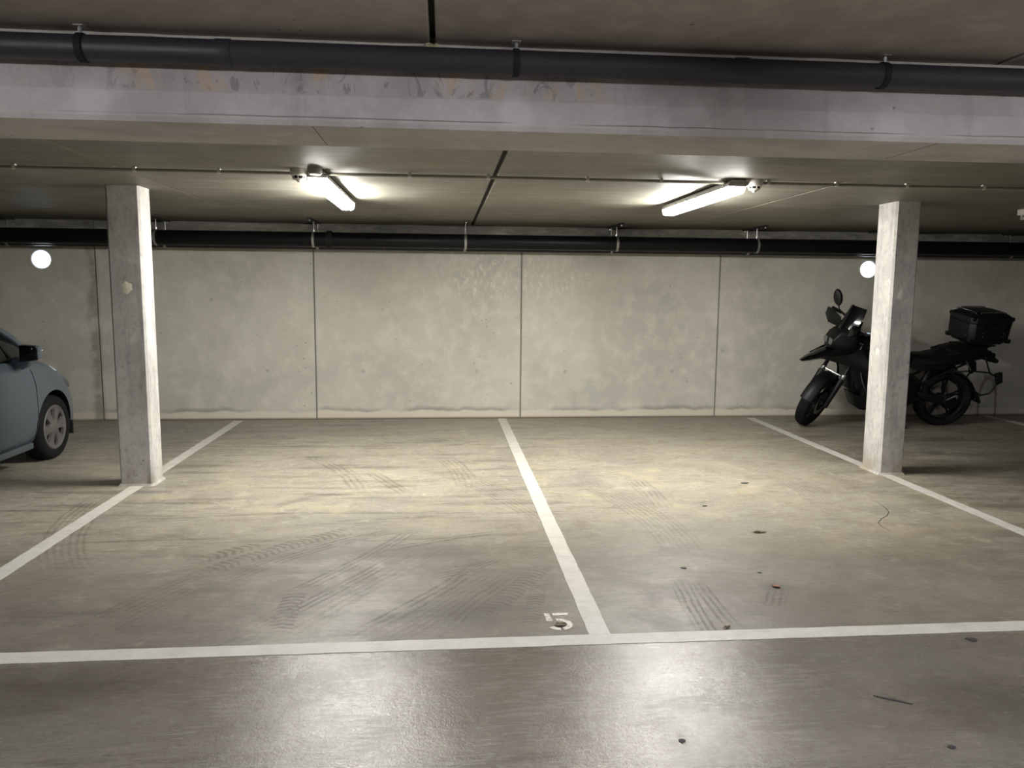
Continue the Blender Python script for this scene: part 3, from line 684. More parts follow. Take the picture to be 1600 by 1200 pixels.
me = bpy.data.meshes.new('body'); bm_.bm.to_mesh(me); bm_.bm.free()
body = bpy.data.objects.new('body', me); COL.objects.link(body)
sub = body.modifiers.new('s', 'SUBSURF'); sub.levels = sub.render_levels = 2
cutters = []
for ya in (0, -2.46):
    for s in (-1, 1):
        c = MB().lathe([(.0, s*.56), (.335, s*.56), (.335, s*1.1), (0, s*1.1)], (0, ya+.005, .29), 'x', 48).build('c', 'slot')
        cutters.append(c); md = body.modifiers.new('b', 'BOOLEAN'); md.object = c; md.operation = 'DIFFERENCE'; md.solver = 'EXACT'
body.data.materials.append(M['carpaint'])
dg_ = bpy.context.evaluated_depsgraph_get(); dg_.update()
nm = bpy.data.meshes.new_from_object(body.evaluated_get(dg_))
for o in cutters+[body]: bpy.data.objects.remove(o, do_unlink=True)
nm.materials.clear(); nm.materials.append(M['carpaint']); nm.materials.append(M['cartrim'])
for p in nm.polygons:
    c = p.center; p.use_smooth = True
    if (min(abs(math.hypot(c.y-.005-ya, c.z-.29)-.335) for ya in (0, -2.46)) < .012 and abs(c.x) < .80) or (abs(c.x) < .57 and .1 < c.z < .7 and abs(p.normal.x) > .95): p.material_index = 1
nm.set_sharp_from_angle(angle=math.radians(38))
body = bpy.data.objects.new('body', nm); COL.objects.link(body); body.parent = car
# surface helper: half width of the body side at (y, z)
def side_x(y, z):
    for a, c in zip(ST[:-1], ST[1:]):
        if c[0] <= y <= a[0]:
            k = (y-a[0])/(c[0]-a[0]); q = [a[i]+(c[i]-a[i])*k for i in range(7)]; break
    else: q = ST[-1]
    _, zb, ws, wm, wsh, zs, zt = q; zm = zb+(zs-zb)*.45
    prof = [(zb+.035, ws), (zb+(zm-zb)*.55, wm-.006), (zm, wm), (zm+(zs-zm)*.5, wm-.004), (zs-.06, wsh+.025), (zs-.012, wsh)]
    for (z0, x0), (z1, x1) in zip(prof[:-1], prof[1:]):
        if z0 <= z <= z1: return x0+(x1-x0)*(z-z0)/(z1-z0)
    return prof[0][1] if z < prof[0][0] else prof[-1][1]
# greenhouse: dark glass core with painted roof and pillars
def gh(y, z0, w0, z1, w1): return (y, z0, w0, z1, w1)
GS = [(-.12, .96, .70, .975, .69), (-.40, .93, .775, 1.13, .70), (-.75, .93, .785, 1.33, .635), (-1.05, .935, .785, 1.45, .60), (-1.6, .945, .785, 1.485, .59), (-2.2, .96, .78, 1.46, .575), (-2.62, .975, .75, 1.39, .55), (-2.86, .97, .70, 1.20, .60), (-2.95, .96, .66, 1.0, .62)]
rings = []
for y, z0, w0, z1, w1 in GS:
    h = [(w0, z0-.03), (w0+(w1-w0)*.5+.008, z0+(z1-z0)*.5), (w1, z1-.02), (w1*.93, z1), (0, z1+.02)]
    rings.append([(x, y, z) for x, z in h+[(-x, z) for x, z in h[:-1]][::-1]])
MB().loft(rings[::-1], True, True).build('cabin_glass', 'carglass', car, sharp=60)
def ghx(y, z):
    for a, c in zip(GS[:-1], GS[1:]):
        if c[0] <= y <= a[0]:
            k = (y-a[0])/(c[0]-a[0]); q = [a[i]+(c[i]-a[i])*k for i in range(5)]; break
    else: q = GS[-1]
    _, z0, w0, z1, w1 = q; t = min(1, max(0, (z-z0)/(z1-.02-z0))); return w0+(w1-w0)*t+.008*(1-abs(2*t-1)), z1
rr = []
for y, z0, w0, z1, w1 in GS[2:7]:
    h = [(w1+.012, z1-.035), (w1+.004, z1-.005), (w1*.9, z1+.012), (w1*.5, z1+.03), (0, z1+.034)]
    rr.append([(x, y+(.06 if y > -1 else 0), z) for x, z in h+[(-x, z) for x, z in h[:-1]][::-1]])
MB().loft(rr[::-1], True, True).build('roof', 'carpaint', car, sharp=60)
for s in (1, -1):
    def strip(pts, w, name, mat, off=.006):
        """painted bar lying on the cabin side"""
        b = MB(); V = []
        for (y, z), wd in zip(pts, w if isinstance(w, (list, tuple)) else [w]*len(pts)):
            for dy, o in ((-wd/2, -.02), (-wd/2, off), (wd/2, off), (wd/2, -.02)):
                x, zt = ghx(y+dy, z); V.append((s*(x+o), y+dy, z))
        n = len(pts); Fs = [(i*4+k, i*4+(k+1) % 4, i*4+4+(k+1) % 4, i*4+4+k) for i in range(n-1) for k in range(4)]+[(0, 1, 2, 3), tuple(range(4*n-4, 4*n))]
        b.add(V, Fs); return b.build(name, mat, car)
    # A pillar follows the windscreen edge
    b = MB(); pl = []
    for y, z0, w0, z1, w1 in GS[:4]: pl.append((s*(w1+.004), y+.02, z1-.012))
    b.tube(pl, [.024, .026, .026, .026], 8); b.build('windscreen_pillar', 'carpaint', car)
    strip([(-.52, .94), (-.60, 1.08), (-.68, 1.2)], [.035, .03, .025], 'quarter_light_bar', 'cartrim')
    strip([(-1.52, .95), (-1.54, 1.2), (-1.56, 1.45)], .09, 'centre_pillar', 'cartrim')
    b = MB(); V = []; NR = 6
    for z, ya, yb in ((.95, -2.24, -2.80), (1.08, -2.26, -2.77), (1.22, -2.28, -2.70), (1.30, -2.29, -2.65), (1.37, -2.3, -2.57)):
        row = [(ya+(yb-ya)*i/(NR-1)) for i in range(NR)]
        V += [(s*(ghx(y, z)[0]+.010), y, z) for y in row]+[(s*(ghx(y, z)[0]-.02), y, z) for y in row[::-1]]
    m = 2*NR; b.add(V, [(i*m+k, i*m+(k+1) % m, i*m+m+(k+1) % m, i*m+m+k) for i in range(4) for k in range(m)]+[tuple(range(m)), tuple(range(4*m, 5*m))]); b.build('rear_pillar', 'carpaint', car)
    MB().tube([(s*(ghx(y, .95)[0]+.004), y, .945+(-y-.3)*.014) for y in (-.35, -.8, -1.3, -1.8, -2.3)], .012, 6).build('window_seal', 'cartrim', car)
    # panel gaps
    def gap(pts, name='panel_gap', r=.0035):
        MB().tube([(s*(side_x(y, z)-.0005), y, z) for y, z in pts], r, 6).build(name, 'seam', car)
    gap([(-.36, .90), (-.33, .82), (-.305, .7), (-.30, .5), (-.305, .36), (-.34, .27), (-.42, .235), (-1.0, .225), (-1.48, .225)])
    gap([(-1.50, .93), (-1.51, .6), (-1.48, .225)])
    gap([(-1.50, .225), (-1.95, .23), (-2.12, .36), (-2.2, .6), (-2.3, .8), (-2.32, .95)])
    for y in (-1.38, -2.18):
        MB().hull([(s*(side_x(y, .8)+dx), y+dy, .8+dz) for dx in (-.005, .03) for dy in (-.09, .09) for dz in (-.016, .016)], .008).build('door_handle', 'carpaint', car)
    MB().hull([(s*(side_x(y, .2)+dx), y, z) for y in (-.36, -2.1) for dx, z in ((-.05, .15), (.004, .165), (.006, .215), (-.03, .225))], .006).build('sill', 'carpaint', car)
    # mud guard lip in front of the wheel
    MB().hull([(s*x, y, z) for x in (.60, .835) for y, z in ((.318, .17), (.335, .17), (.325, .30), (.338, .30))], .004).build('wheel_arch_liner', 'cartrim', car)
    # headlamp and tail lamp
    hl = MB(); V = []
    for y, z, x in ((.16, .80, .808), (.30, .735, .795), (.44, .66, .77), (.60, .60, .70), (.66, .575, .63)):
        V += [(s*(x-.006), y, z-.015), (s*(x-.07), y-.015, z+.036), (s*(x-.04), y-.03, z-.02)]
    hl.add(V, [(3*i+a, 3*i+b_, 3*i+3+b_, 3*i+3+a) for i in range(4) for a, b_ in ((0, 1), (1, 2), (2, 0))]+[(0, 1, 2), (12, 13, 14)]).build('headlamp', 'lampglass', car)
    MB().hull([(s*x, y, z) for x, y in ((.74, -2.80), (.80, -2.72), (.68, -2.965), (.6, -2.9)) for z in (.68, .93)], .02).build('tail_lamp', 'redlamp', car)
    # door mirror
    mr = MB().hull([(s*(.885+.155*u), -.62+dy, .925+dz) for u, dy, dz in ((0, 0, .0), (0, 0, .155), (1, 0, .02), (1, 0, .15), (.12, .12, .02), (.12, .12, .135), (.92, .10, .035), (.92, .10, .13))], .02).build('mirror_housing', 'carpaint', car)
    MB().hull([(s*(.894+.136*u), -.628+dy, .937+dz) for u, dz in ((0, 0), (0, .133), (1, .014), (1, .125)) for dy in (0, .02)], .004).build('mirror_glass', 'mirrorglass', mr)
    MB().hull([(s*x, y, z) for x, y, z in ((.95, -.50, 1.015), (1.035, -.53, 1.015), (.95, -.51, 1.035), (1.035, -.54, 1.035), (.95, -.55, 1.02), (1.035, -.56, 1.02))], .004).build('turn_signal', 'amber', mr)
    MB().hull([(s*x, y, z) for x, y, z in ((.79, -.56, .90), (.79, -.42, .90), (.80, -.56, .97), (.80, -.44, .97), (.94, -.60, .90), (.94, -.53, .90), (.95, -.60, .95), (.95, -.53, .95), (.88, -.57, .86), (.86, -.52, .86))], .012).build('mirror_foot', 'carpaint', mr)
# wheels
wheel0 = None
for ya in (0, -2.46):
    for s in (1, -1):
        if wheel0 is None:
            r = .288
            wheel0 = MB().lathe([(.19, -.08), (.205, -.092), (.25, -.098), (.275, -.085), (r, -.06), (r+.002, 0), (r, .06), (.275, .085), (.25, .098), (.205, .092), (.19, .08), (.18, 0)], (0, 0, 0), 'x', 56, True).build('tyre', 'rubber', car)
            parts = [(MB().lathe([(.192, .06), (.2, .088), (.19, .094), (.168, .086), (.165, .06)], (0, 0, 0), 'x', 48, True), 'rim_ring', 'hubcap'), (MB().lathe([(0, .045), (.175, .05)], (0, 0, 0), 'x', 40), 'brake_disc', 'cartrim'), (MB().lathe([(.0, .098), (.03, .097), (.055, .09), (.075, .078), (.08, .05)], (0, 0, 0), 'x', 32), 'hub_cap', 'hubcap')]
            for k in range(6):
                b = MB(); b.T = Matrix.Rotation(2*PI*(k+.5)/6, 4, 'X')
                V = []
                for rad, hw, x in ((.05, .034, .088), (.09, .035, .084), (.13, .042, .083), (.155, .062, .085), (.172, .085, .088)):
                    V += [(x-.02, -hw, rad), (x, -hw*.86, rad), (x, hw*.86, rad), (x-.02, hw, rad)]
                b.add(V, [(i*4+a, i*4+(a+1) % 4, i*4+4+(a+1) % 4, i*4+4+a) for i in range(4) for a in range(4)]+[(0, 1, 2, 3), (16, 17, 18, 19)])
                parts.append((b, 'spoke', 'hubcap'))
            for b, n_, m_ in parts: b.build(n_, m_, wheel0)
            wh = wheel0
        else: wh = copy_tree(wheel0, car)
        wh.location = (s*.742, ya, .288); wh.rotation_euler = (random.uniform(0, 1) if wh is not wheel0 else .1, 0, 0 if s > 0 else PI)
# front and rear details
MB().hull([(x, y, z) for x, y in ((-.34, .80), (.34, .80), (-.5, .74), (.5, .74)) for z in (.25, .40)], .01).build('front_grille', 'cartrim', car)
MB().hull([(x, -2.975+dy, z) for x in (-.26, .26) for dy in (0, .012) for z in (.62, .73)]).build('number_plate', 'whiteplastic', car)
MB().hull([(x, y, z) for x in (-.66, .66) for y in (-2.99, -2.9) for z in (.30, .46)], .02).build('rear_bumper_trim', 'cartrim', car)

# ------------------------------------------------------------------ motorcycle
M['bblack'] = plain('matt_black_plastic', rgb(8, 8, 9), .5, bump=.05, spec=.35)
M['bgloss'] = plain('gloss_black_paint', rgb(5, 5, 6), .12, 0, var=.02)
M['bmetal'] = plain('dark_cast_metal', rgb(20, 20, 21), .42, .5)
M['bsteel'] = plain('bright_steel', rgb(170, 170, 168), .25, .9)
M['bseat'] = plain('black_seat_vinyl', rgb(8, 8, 9), .6, bump=.15, spec=.3)
M['bscreen'] = plain('smoked_screen', rgb(9, 9, 10), .12, 0, var=0)
M['bmirror'] = plain('bike_mirror_glass', rgb(92, 92, 90), .2, .6, var=0)
M['blens'] = plain('headlamp_glass', rgb(120, 122, 124), .1, .5)
LEAN = math.radians(10.5); WB = 1.57; WR = .335
bike = tag(empty('motorcycle', (5.86, 8.56, .0), (-LEAN, 0, PI)), 'black adventure motorcycle with top case leaning on its side stand by the wall', 'motorcycle')
RAKE = math.radians(25.5); STEER = math.radians(42)
head = Vector((WB-.045-math.tan(RAKE)*(.95-WR)-.0, 0, .95)); ax = Vector((-math.sin(RAKE), 0, math.cos(RAKE)))
ST_M = Matrix.Translation(head) @ Matrix.Rotation(STEER, 4, ax) @ Matrix.Translation(-head)
def B(steer=False):
    b = MB()
    if steer: b.T = ST_M.copy()
    return b
def sym(f, name, mat, par=bike, steer=False):
    out = []
    for s in (1, -1):
        b = B(steer); f(b, s); out.append(b.build(name, mat, par))
    return out
def wheel(cx, steer, w, nsp, name):
    h = w/2
    b = B(steer); b.lathe([(WR-.085, -h*.75), (WR-.05, -h*.98), (WR-.022, -h*.9), (WR-.006, -h*.55), (WR, 0), (WR-.006, h*.55), (WR-.022, h*.9), (WR-.05, h*.98), (WR-.085, h*.75), (WR-.09, 0)], (cx, 0, WR), 'y', 64, True)
    ty = b.build(name, 'rubber', bike)
    # tread blocks
    tb = B(steer)
    for k in range(40):
        a = 2*PI*k/40
        for s in (-1, 1):
            V = []
            for da, off, r in ((-.04, .12, WR+.002), (.04, .12, WR+.002), (.075, .8, WR-.013), (-.005, .8, WR-.013)):
                for dr in (-.006, .003):
                    V.append((cx+(r+dr)*math.cos(a+da), s*h*off, WR+(r+dr)*math.sin(a+da)))
            tb.hull(V)
    t_ = tb.build('tread', 'rubber', ty, smooth=False); tag(t_, kind='stuff')
    b = B(steer); b.lathe([(WR-.082, -h*.7), (WR-.082, h*.7), (WR-.105, h*.5), (WR-.11, 0), (WR-.105, -h*.5)], (cx, 0, WR), 'y', 48, True); b.build('rim', 'bmetal', ty)
    b = B(steer); b.lathe([(0, -.07), (.045, -.07), (.05, 0), (.045, .07), (0, .07)], (cx, 0, WR), 'y', 24); b.build('hub', 'bmetal', ty)
    for k in range(nsp):
        for d in (-.11, .11):
            a = 2*PI*k/nsp+.3; p0 = (cx+.04*math.cos(a), 0, WR+.04*math.sin(a)); p1 = (cx+(WR-.1)*math.cos(a+d), 0, WR+(WR-.1)*math.sin(a+d))
            b = B(steer); b.tube([p0, p1], [.017, .013], 8); b.build('spoke', 'bmetal', ty)
    return ty
fw = wheel(WB, True, .125, 5, 'front_tyre'); rw = wheel(0, False, .175, 5, 'rear_tyre')
def disc(cx, y, r, steer, par):
    b = B(steer); b.lathe([(r, y-.003), (r, y+.003), (r-.045, y+.003), (r-.045, y-.003)], (cx, 0, WR), 'y', 40, True); b.build('brake_disc', 'bsteel', par)
for s in (1, -1): disc(WB, s*.075, .152, True, fw)
disc(0, -.09, .135, False, rw)
# fork, axle, brakes, mudguard
def leg(b, s):
    p0 = Vector((WB, s*.125, WR)); b.tube([p0+ax*-.03, p0+ax*.335], [.033, .036], 14)
sym(leg, 'fork_slider', 'bblack', steer=True)
def stn(b, s):
    p0 = Vector((WB, s*.125, WR)); b.tube([p0+ax*.32, p0+ax*.80], .022, 14)
sym(stn, 'fork_tube', 'bmetal', steer=True)
b = B(True); b.tube([(WB, -.13, WR), (WB, .13, WR)], .014, 12); b.build('axle', 'bsteel', bike)
sym(lambda b, s: b.hull([(WB-.155+dx, s*.095+dy, WR+.06+dz) for dx in (-.035, .035) for dy in (-.022, .022) for dz in (-.055, .055)], .01), 'brake_caliper', 'bmetal', steer=True)
b = B(True); rr = []
for k in range(13):
    a = math.radians(20+130*k/12); r = WR+.018; ring = []
    for y, dr in ((-.082, -.05), (-.07, -.01), (-.035, .008), (0, .012), (.035, .008), (.07, -.01), (.082, -.05), (.076, -.052), (.062, -.018), (.03, 0), (0, .004), (-.03, 0), (-.062, -.018), (-.076, -.052)):
        ring.append((WB+(r+dr)*math.cos(a), y, WR+(r+dr)*math.sin(a)))
    rr.append(ring)
b.loft(rr); b.build('front_mudguard', 'bblack', bike)
for z_, nm_ in ((.60, 'lower_fork_bridge'), (.80, 'upper_fork_bridge')):
    c = Vector((WB, 0, WR))+ax*z_; b = B(True); b.hull([c+Vector((dx, y, dz)) for dx in (-.05, .05) for y in (-.14, .14) for dz in (-.018, .018)], .008); b.build(nm_, 'bmetal', bike)
# polished tops of the fork sliders with the bridge between them
def fcap(b, s):
    p0 = Vector((WB, s*.125, WR)); b.tube([p0+ax*.335, p0+ax*.345, p0+ax*.395, p0+ax*.405], [.022, .03, .03, .022], 16)
sym(fcap, 'fork_cap', 'bsteel', steer=True)
c = Vector((WB, 0, WR))+ax*.37; b = B(True); b.tube([c+Vector((0, y, 0)) for y in (-.12, -.06, .06, .12)], [.010, .014, .014, .010], 8); b.build('fork_bridge', 'bsteel', bike)
# beak and front fairing
b = B(); rr = []
for x, hw, z, t in ((1.80, .03, .80, .015), (1.72, .075, .835, .035), (1.60, .105, .885, .06), (1.48, .12, .92, .09), (1.36, .12, .95, .11)):
    rr.append([(x, -hw, z-t*.4), (x, -hw*.8, z+t*.2), (x, 0, z+t*.5), (x, hw*.8, z+t*.2), (x, hw, z-t*.4), (x-.02, hw*.5, z-t), (x-.02, -hw*.5, z-t)])
b.loft(rr); b.build('beak', 'bgloss', bike)
b = B(); b.hull([(x, s*y, z) for s in (-1, 1) for x, y, z in ((1.52, .06, .96), (1.50, .11, 1.06), (1.44, .13, 1.14), (1.30, .15, .92), (1.28, .17, 1.12), (1.36, .09, 1.20), (1.2, .12, 1.2), (1.2, .14, .9))], .02)
fair = b.build('headlamp_fairing', 'bblack', bike)
sym(lambda b, s: b.hull([(1.50+dx, s*y, z) for dx in (0, .012) for y, z in ((.02, .99), (.085, 1.0), (.1, 1.06), (.03, 1.08))], .004), 'headlamp', 'blens', fair)
sym(lambda b, s: b.hull([(x, s*y, z) for x, y, z in ((1.66, .12, .86), (1.62, .11, .885), (1.40, .20, .90), (1.38, .19, .97), (1.05, .27, .80), (1.02, .26, .95), (1.20, .24, .98), (1.08, .28, .72), (1.3, .2, .82))], .015), 'side_fairing', 'bgloss')
sym(lambda b, s: b.hull([(x, s*y, z) for x, y, z in ((1.30, .20, .82), (1.24, .17, .60), (1.10, .19, .48), (1.0, .22, .50), (1.02, .25, .80), (1.12, .25, .82))], .015), 'radiator_cowl', 'bblack')
b = B(); b.hull([(x, s*y, z) for s in (-1, 1) for x, y, z in ((1.25, .16, .80), (1.16, .14, .46), (1.20, .14, .46), (1.28, .15, .80))], .006); b.build('radiator', 'bmetal', bike)
# windscreen: curved plate
b = B(); rr = []
for k in range(9):
    u = -1+2*k/8; col_ = []
    for x, z, hw in ((1.42, 1.13, .13), (1.37, 1.24, .165), (1.31, 1.36, .165), (1.275, 1.44, .135)):
        col_.append((x-.09*u*u, u*hw, z-.025*u*u))
    rr.append(col_+[(p[0]-.006, p[1], p[2]-.003) for p in col_[::-1]])
b.loft(rr); b.build('windscreen', 'bscreen', bike)
sym(lambda b, s: b.hull([(x, s*y, z) for x, y, z in ((1.38, .14, 1.10), (1.30, .18, 1.13), (1.24, .18, 1.2), (1.34, .16, 1.24), (1.28, .15, 1.24), (1.3, .14, 1.08))], .006), 'wind_deflector', 'bscreen')
b = B(); b.hull([(x, y, z) for y in (-.09, .09) for x, z in ((1.2, 1.16), (1.17, 1.26), (1.19, 1.27), (1.23, 1.17))], .006); b.build('instrument_screen', 'bgloss', bike)
# handlebar with guards and mirrors
TC = Vector((WB, 0, WR))+ax*.84
b = B(True); b.tube([TC+Vector(v) for v in ((-.16, -.42, .115), (-.10, -.26, .13), (.0, -.10, .06), (0, .10, .06), (-.10, .26, .13), (-.16, .42, .115))], .0125, 10)
bar = b.build('handlebar', 'bmetal', bike)
def hg(b, s): b.tube([TC+Vector((-.118, s*.30, .124)), TC+Vector((-.16, s*.43, .113))], .019, 12)
sym(hg, 'hand_grip', 'rubber', steer=True)
def guard(b, s):
    P = [TC+Vector(v) for v in ((.04, s*.20, .02), (.05, s*.22, .14), (.0, s*.36, .17), (-.09, s*.46, .13), (-.09, s*.46, .04), (.0, s*.36, .0))]
    b.hull(P+[p+Vector((-.012, 0, 0)) for p in P], .004)
gd = sym(guard, 'hand_guard', 'bblack', steer=True)
def mir_pts(s, x, k):
    c = TC+Vector((0, s*.36, .32)); A = Vector((0, s*.48, .88))*.098*k; Bv = Vector((0, -.88*s, .48))*.05*k
    return [c+Vector((x, 0, 0))+A*math.cos(2*PI*i/20)+Bv*math.sin(2*PI*i/20) for i in range(20)]
def mir(b, s): b.loft([mir_pts(s, x, k) for x, k in ((.03, .5), (.022, .88), (.0, 1), (-.012, .96))])
mi = sym(mir, 'mirror', 'bblack', steer=True)
for o, s in zip(mi, (1, -1)):
    c = TC+Vector((0, s*.36, .32))
    b = B(True); b.tube([c+Vector((.01, -s*.03, -.06)), c+Vector((-.02, -s*.06, -.13)), TC+Vector((-.10, s*.26, .13))], .007, 8); b.build('mirror_stalk', 'bblack', o)
    b = B(True); b.loft([mir_pts(s, -.013, .88), mir_pts(s, -.0145, .87)]); b.build('mirror_glass', 'bmirror', o)
# tank, seat, tail
b = B(); rr = []
for x, hw, z0, z1 in ((1.20, .11, .85, 1.06), (1.08, .19, .78, 1.12), (.92, .22, .76, 1.135), (.74, .20, .76, 1.08), (.60, .15, .77, .96), (.52, .12, .78, .88)):
    rr.append([(x, -hw*.8, z0), (x, -hw, z0+(z1-z0)*.45), (x, -hw*.75, z0+(z1-z0)*.85), (x, 0, z1), (x, hw*.75, z0+(z1-z0)*.85), (x, hw, z0+(z1-z0)*.45), (x, hw*.8, z0)])
b.loft(rr); b.build('fuel_tank', 'bgloss', bike, sharp=50)
def seat(prof, name):
    b = B(); rr = []
    for x, hw, z0, z1 in prof:
        rr.append([(x, -hw, z0), (x, -hw*1.02, z0+(z1-z0)*.6), (x, -hw*.7, z1-.008), (x, 0, z1), (x, hw*.7, z1-.008), (x, hw*1.02, z0+(z1-z0)*.6), (x, hw, z0)])
    b.loft(rr); b.build(name, 'bseat', bike, sharp=60)
seat([(.60, .10, .80, .90), (.48, .13, .79, .885), (.32, .165, .79, .88), (.18, .175, .80, .905), (.10, .17, .82, .93)], 'rider_seat')
seat([(.10, .15, .83, .97), (.0, .15, .84, .985), (-.16, .14, .86, .99), (-.30, .12, .88, .99), (-.36, .09, .90, .975)], 'pillion_seat')
b = B(); rr = []
for x, hw, z0, z1 in ((.45, .13, .70, .80), (.15, .14, .74, .83), (-.15, .12, .80, .88), (-.38, .09, .85, .92), (-.46, .05, .87, .92)):
    rr.append([(x, -hw, z0), (x, -hw, z1), (x, hw, z1), (x, hw, z0)])
b.loft(rr); b.build('tail_section', 'bblack', bike)
sym(lambda b, s: b.tube([(.14, s*.17, .90), (-.05, s*.185, .95), (-.26, s*.17, .985), (-.38, s*.12, 1.0)], .012, 8), 'grab_rail', 'bmetal')
b = B(); b.hull([(x, y, z) for x in (-.44, -.50) for y in (-.08, .08) for z in (.84, .90)], .01); b.build('tail_lamp', 'bgloss', bike)
# frame, engine, exhaust
sym(lambda b, s: b.tube([(1.12, s*.09, .92), (.85, s*.16, .78), (.55, s*.17, .66), (.32, s*.15, .52), (.30, s*.13, .38)], .02, 8), 'frame_tube', 'bmetal')
sym(lambda b, s: b.tube([(.36, s*.14, .56), (.05, s*.14, .72), (-.36, s*.09, .88)], .014, 8), 'subframe_tube', 'bmetal')
b = B(); b.hull([(x, s*y, z) for s in (-1, 1) for x, y, z in ((1.08, .12, .30), (1.06, .14, .62), (.45, .14, .64), (.38, .12, .32), (.55, .12, .24), (.95, .12, .24))], .025); b.build('engine_block', 'bmetal', bike)
def cyl(b, s):
    b.hull([(x, s*y, z) for x in (.74, .98) for y, z in ((.12, .36), (.12, .56), (.28, .35), (.28, .55))], .02)
    b.hull([(.86+.15*math.cos(a), s*y, .46+.115*math.sin(a)) for a in [2*PI*k/12 for k in range(12)] for y in (.27, .35)], .02)
sym(cyl, 'cylinder_head', 'bmetal')
sym(lambda b, s: b.tube([(1.16, s*.13, .78), (1.18, s*.28, .62), (1.12, s*.36, .44), (.92, s*.38, .33), (.72, s*.30, .28), (.62, s*.14, .27)], .0135, 10), 'crash_bar', 'bblack')
b = B(); b.hull([(x, y, z) for y in (-.14, .14) for x, z in ((1.16, .42), (1.08, .24), (.6, .18), (.5, .22), (.55, .27), (1.05, .30))], .012); b.build('skid_plate', 'bmetal', bike)
b = B(); b.tube([(.95, -.12, .34), (.90, -.2, .24), (.6, -.2, .22), (.35, -.2, .26), (.2, -.24, .36)], .026, 12); b.build('exhaust_pipe', 'bsteel', bike)
b = B(); b.tube([(.22, -.24, .35), (.12, -.245, .42), (-.24, -.26, .60), (-.28, -.262, .62)], [.035, .062, .068, .05], 14); b.build('exhaust_silencer', 'bmetal', bike)
b = B(); b.hull([(x, y, z) for x, z in ((.40, .46), (.40, .38), (.03, .385), (-.06, .34), (.02, .27)) for y in (.085, .15)], .02); b.build('swingarm', 'bmetal', bike)
b = B(); b.lathe([(0, .10), (.085, .10), (.095, .12), (.08, .155), (.05, .165), (0, .165)], (0, 0, WR), 'y', 24); b.build('final_drive', 'bmetal', bike)
b = B(); b.tube([(.06, .165, .36), (-.05, .168, .42)], .008, 8); b.build('torque_arm', 'bsteel', bike)
b = B(); b.tube([(.30, .02, .44), (.22, .02, .74)], [.045, .04], 14); b.build('rear_shock', 'bmetal', bike)
b = B(); rr = []
for k in range(10):
    a = math.radians(62+118*k/9); r = WR+.022
    rr.append([(r*math.cos(a), -.095, WR+r*math.sin(a)-.02), (1.02*r*math.cos(a), 0, WR+1.02*r*math.sin(a)), (r*math.cos(a), .095, WR+r*math.sin(a)-.02), (.97*r*math.cos(a), .09, WR+.97*r*math.sin(a)-.02), (.985*r*math.cos(a), 0, WR+.985*r*math.sin(a)), (.97*r*math.cos(a), -.09, WR+.97*r*math.sin(a)-.02)])
b.loft(rr); b.build('rear_mudguard', 'bblack', bike)
b = B(); b.hull([(x, y, z) for y in (-.09, .09) for x, z in ((-.36, .44), (-.44, .30), (-.41, .29), (-.33, .42))], .004); b.build('mud_flap', 'bblack', bike)
b = B(); b.hull([(x, y, z) for y in (-.06, .06) for x, z in ((-.38, .88), (-.50, .86), (-.58, .80), (-.55, .77), (-.42, .80))], .008); b.build('plate_bracket', 'bblack', bike)
# pannier racks
def rack(b, s):
    b.tube([(.08, s*.17, .70), (-.12, s*.235, .735), (-.34, s*.245, .715), (-.44, s*.24, .66), (-.455, s*.235, .56), (-.40, s*.23, .46), (-.30, s*.225, .44), (-.16, s*.22, .52), (-.02, s*.2, .62), (.08, s*.17, .70)], .0095, 8)
    b.tube([(-.34, s*.245, .715), (-.36, s*.1, .86)], .009, 8); b.tube([(-.12, s*.235, .735), (-.1, s*.15, .83)], .009, 8)
sym(rack, 'pannier_rack', 'bblack')
sym(lambda b, s: b.hull([(x, s*y, z) for x, z in ((-.42, .70), (-.50, .72), (-.53, .60), (-.46, .56)) for y in (.21, .245)], .008), 'rear_indicator', 'bblack')
sym(lambda b, s: b.tube([(.42, s*.14, .38), (.40, s*.30, .36)], .014, 8), 'foot_peg', 'bmetal')
b = B(); b.tube([(.62, .13, .26), (.58, .22, .12), (.56, .27, .055)], [.016, .013, .012], 10); b.hull([(.56+dx, .272+dy, .035+dz) for dx in (-.03, .03) for dy in (-.025, .025) for dz in (0, .014)]); b.build('side_stand', 'bmetal', bike)
b = B(); b.hull([(x, y, z) for x in (-.02, -.46) for y in (-.10, .10) for z in (.985, 1.0)], .003); b.hull([(x, y, z) for x in (-.28, -.40) for y in (-.06, .06) for z in (.90, .99)], .006); b.build('luggage_rack', 'bmetal', bike)
# top case: a thing of its own, carried on the rack
tc = tag(empty('top_case', (5.88, 8.56, .03), (-LEAN, 0, PI)), 'black aluminium top case carried on the rack of the motorcycle', 'top case')
def tcb(pts, bev, name, mat, par=tc): return MB().hull(pts, bev).build(name, mat, par)
def oct_(x0, x1, hw, z, c): return [(x0+c, -hw, z), (x1-c, -hw, z), (x1, -hw+c, z), (x1, hw-c, z), (x1-c, hw, z), (x0+c, hw, z), (x0, hw-c, z), (x0, -hw+c, z)]
tcb(oct_(-.47, -.06, .195, 1.004, .06)+oct_(-.51, -.02, .225, 1.05, .05)+oct_(-.52, -.01, .23, 1.24, .05), .004, 'case_body', 'bblack')
tcb(oct_(-.522, -.008, .232, 1.244, .05)+oct_(-.52, -.01, .23, 1.31, .05)+oct_(-.45, -.08, .175, 1.36, .06), .004, 'case_lid', 'bblack')
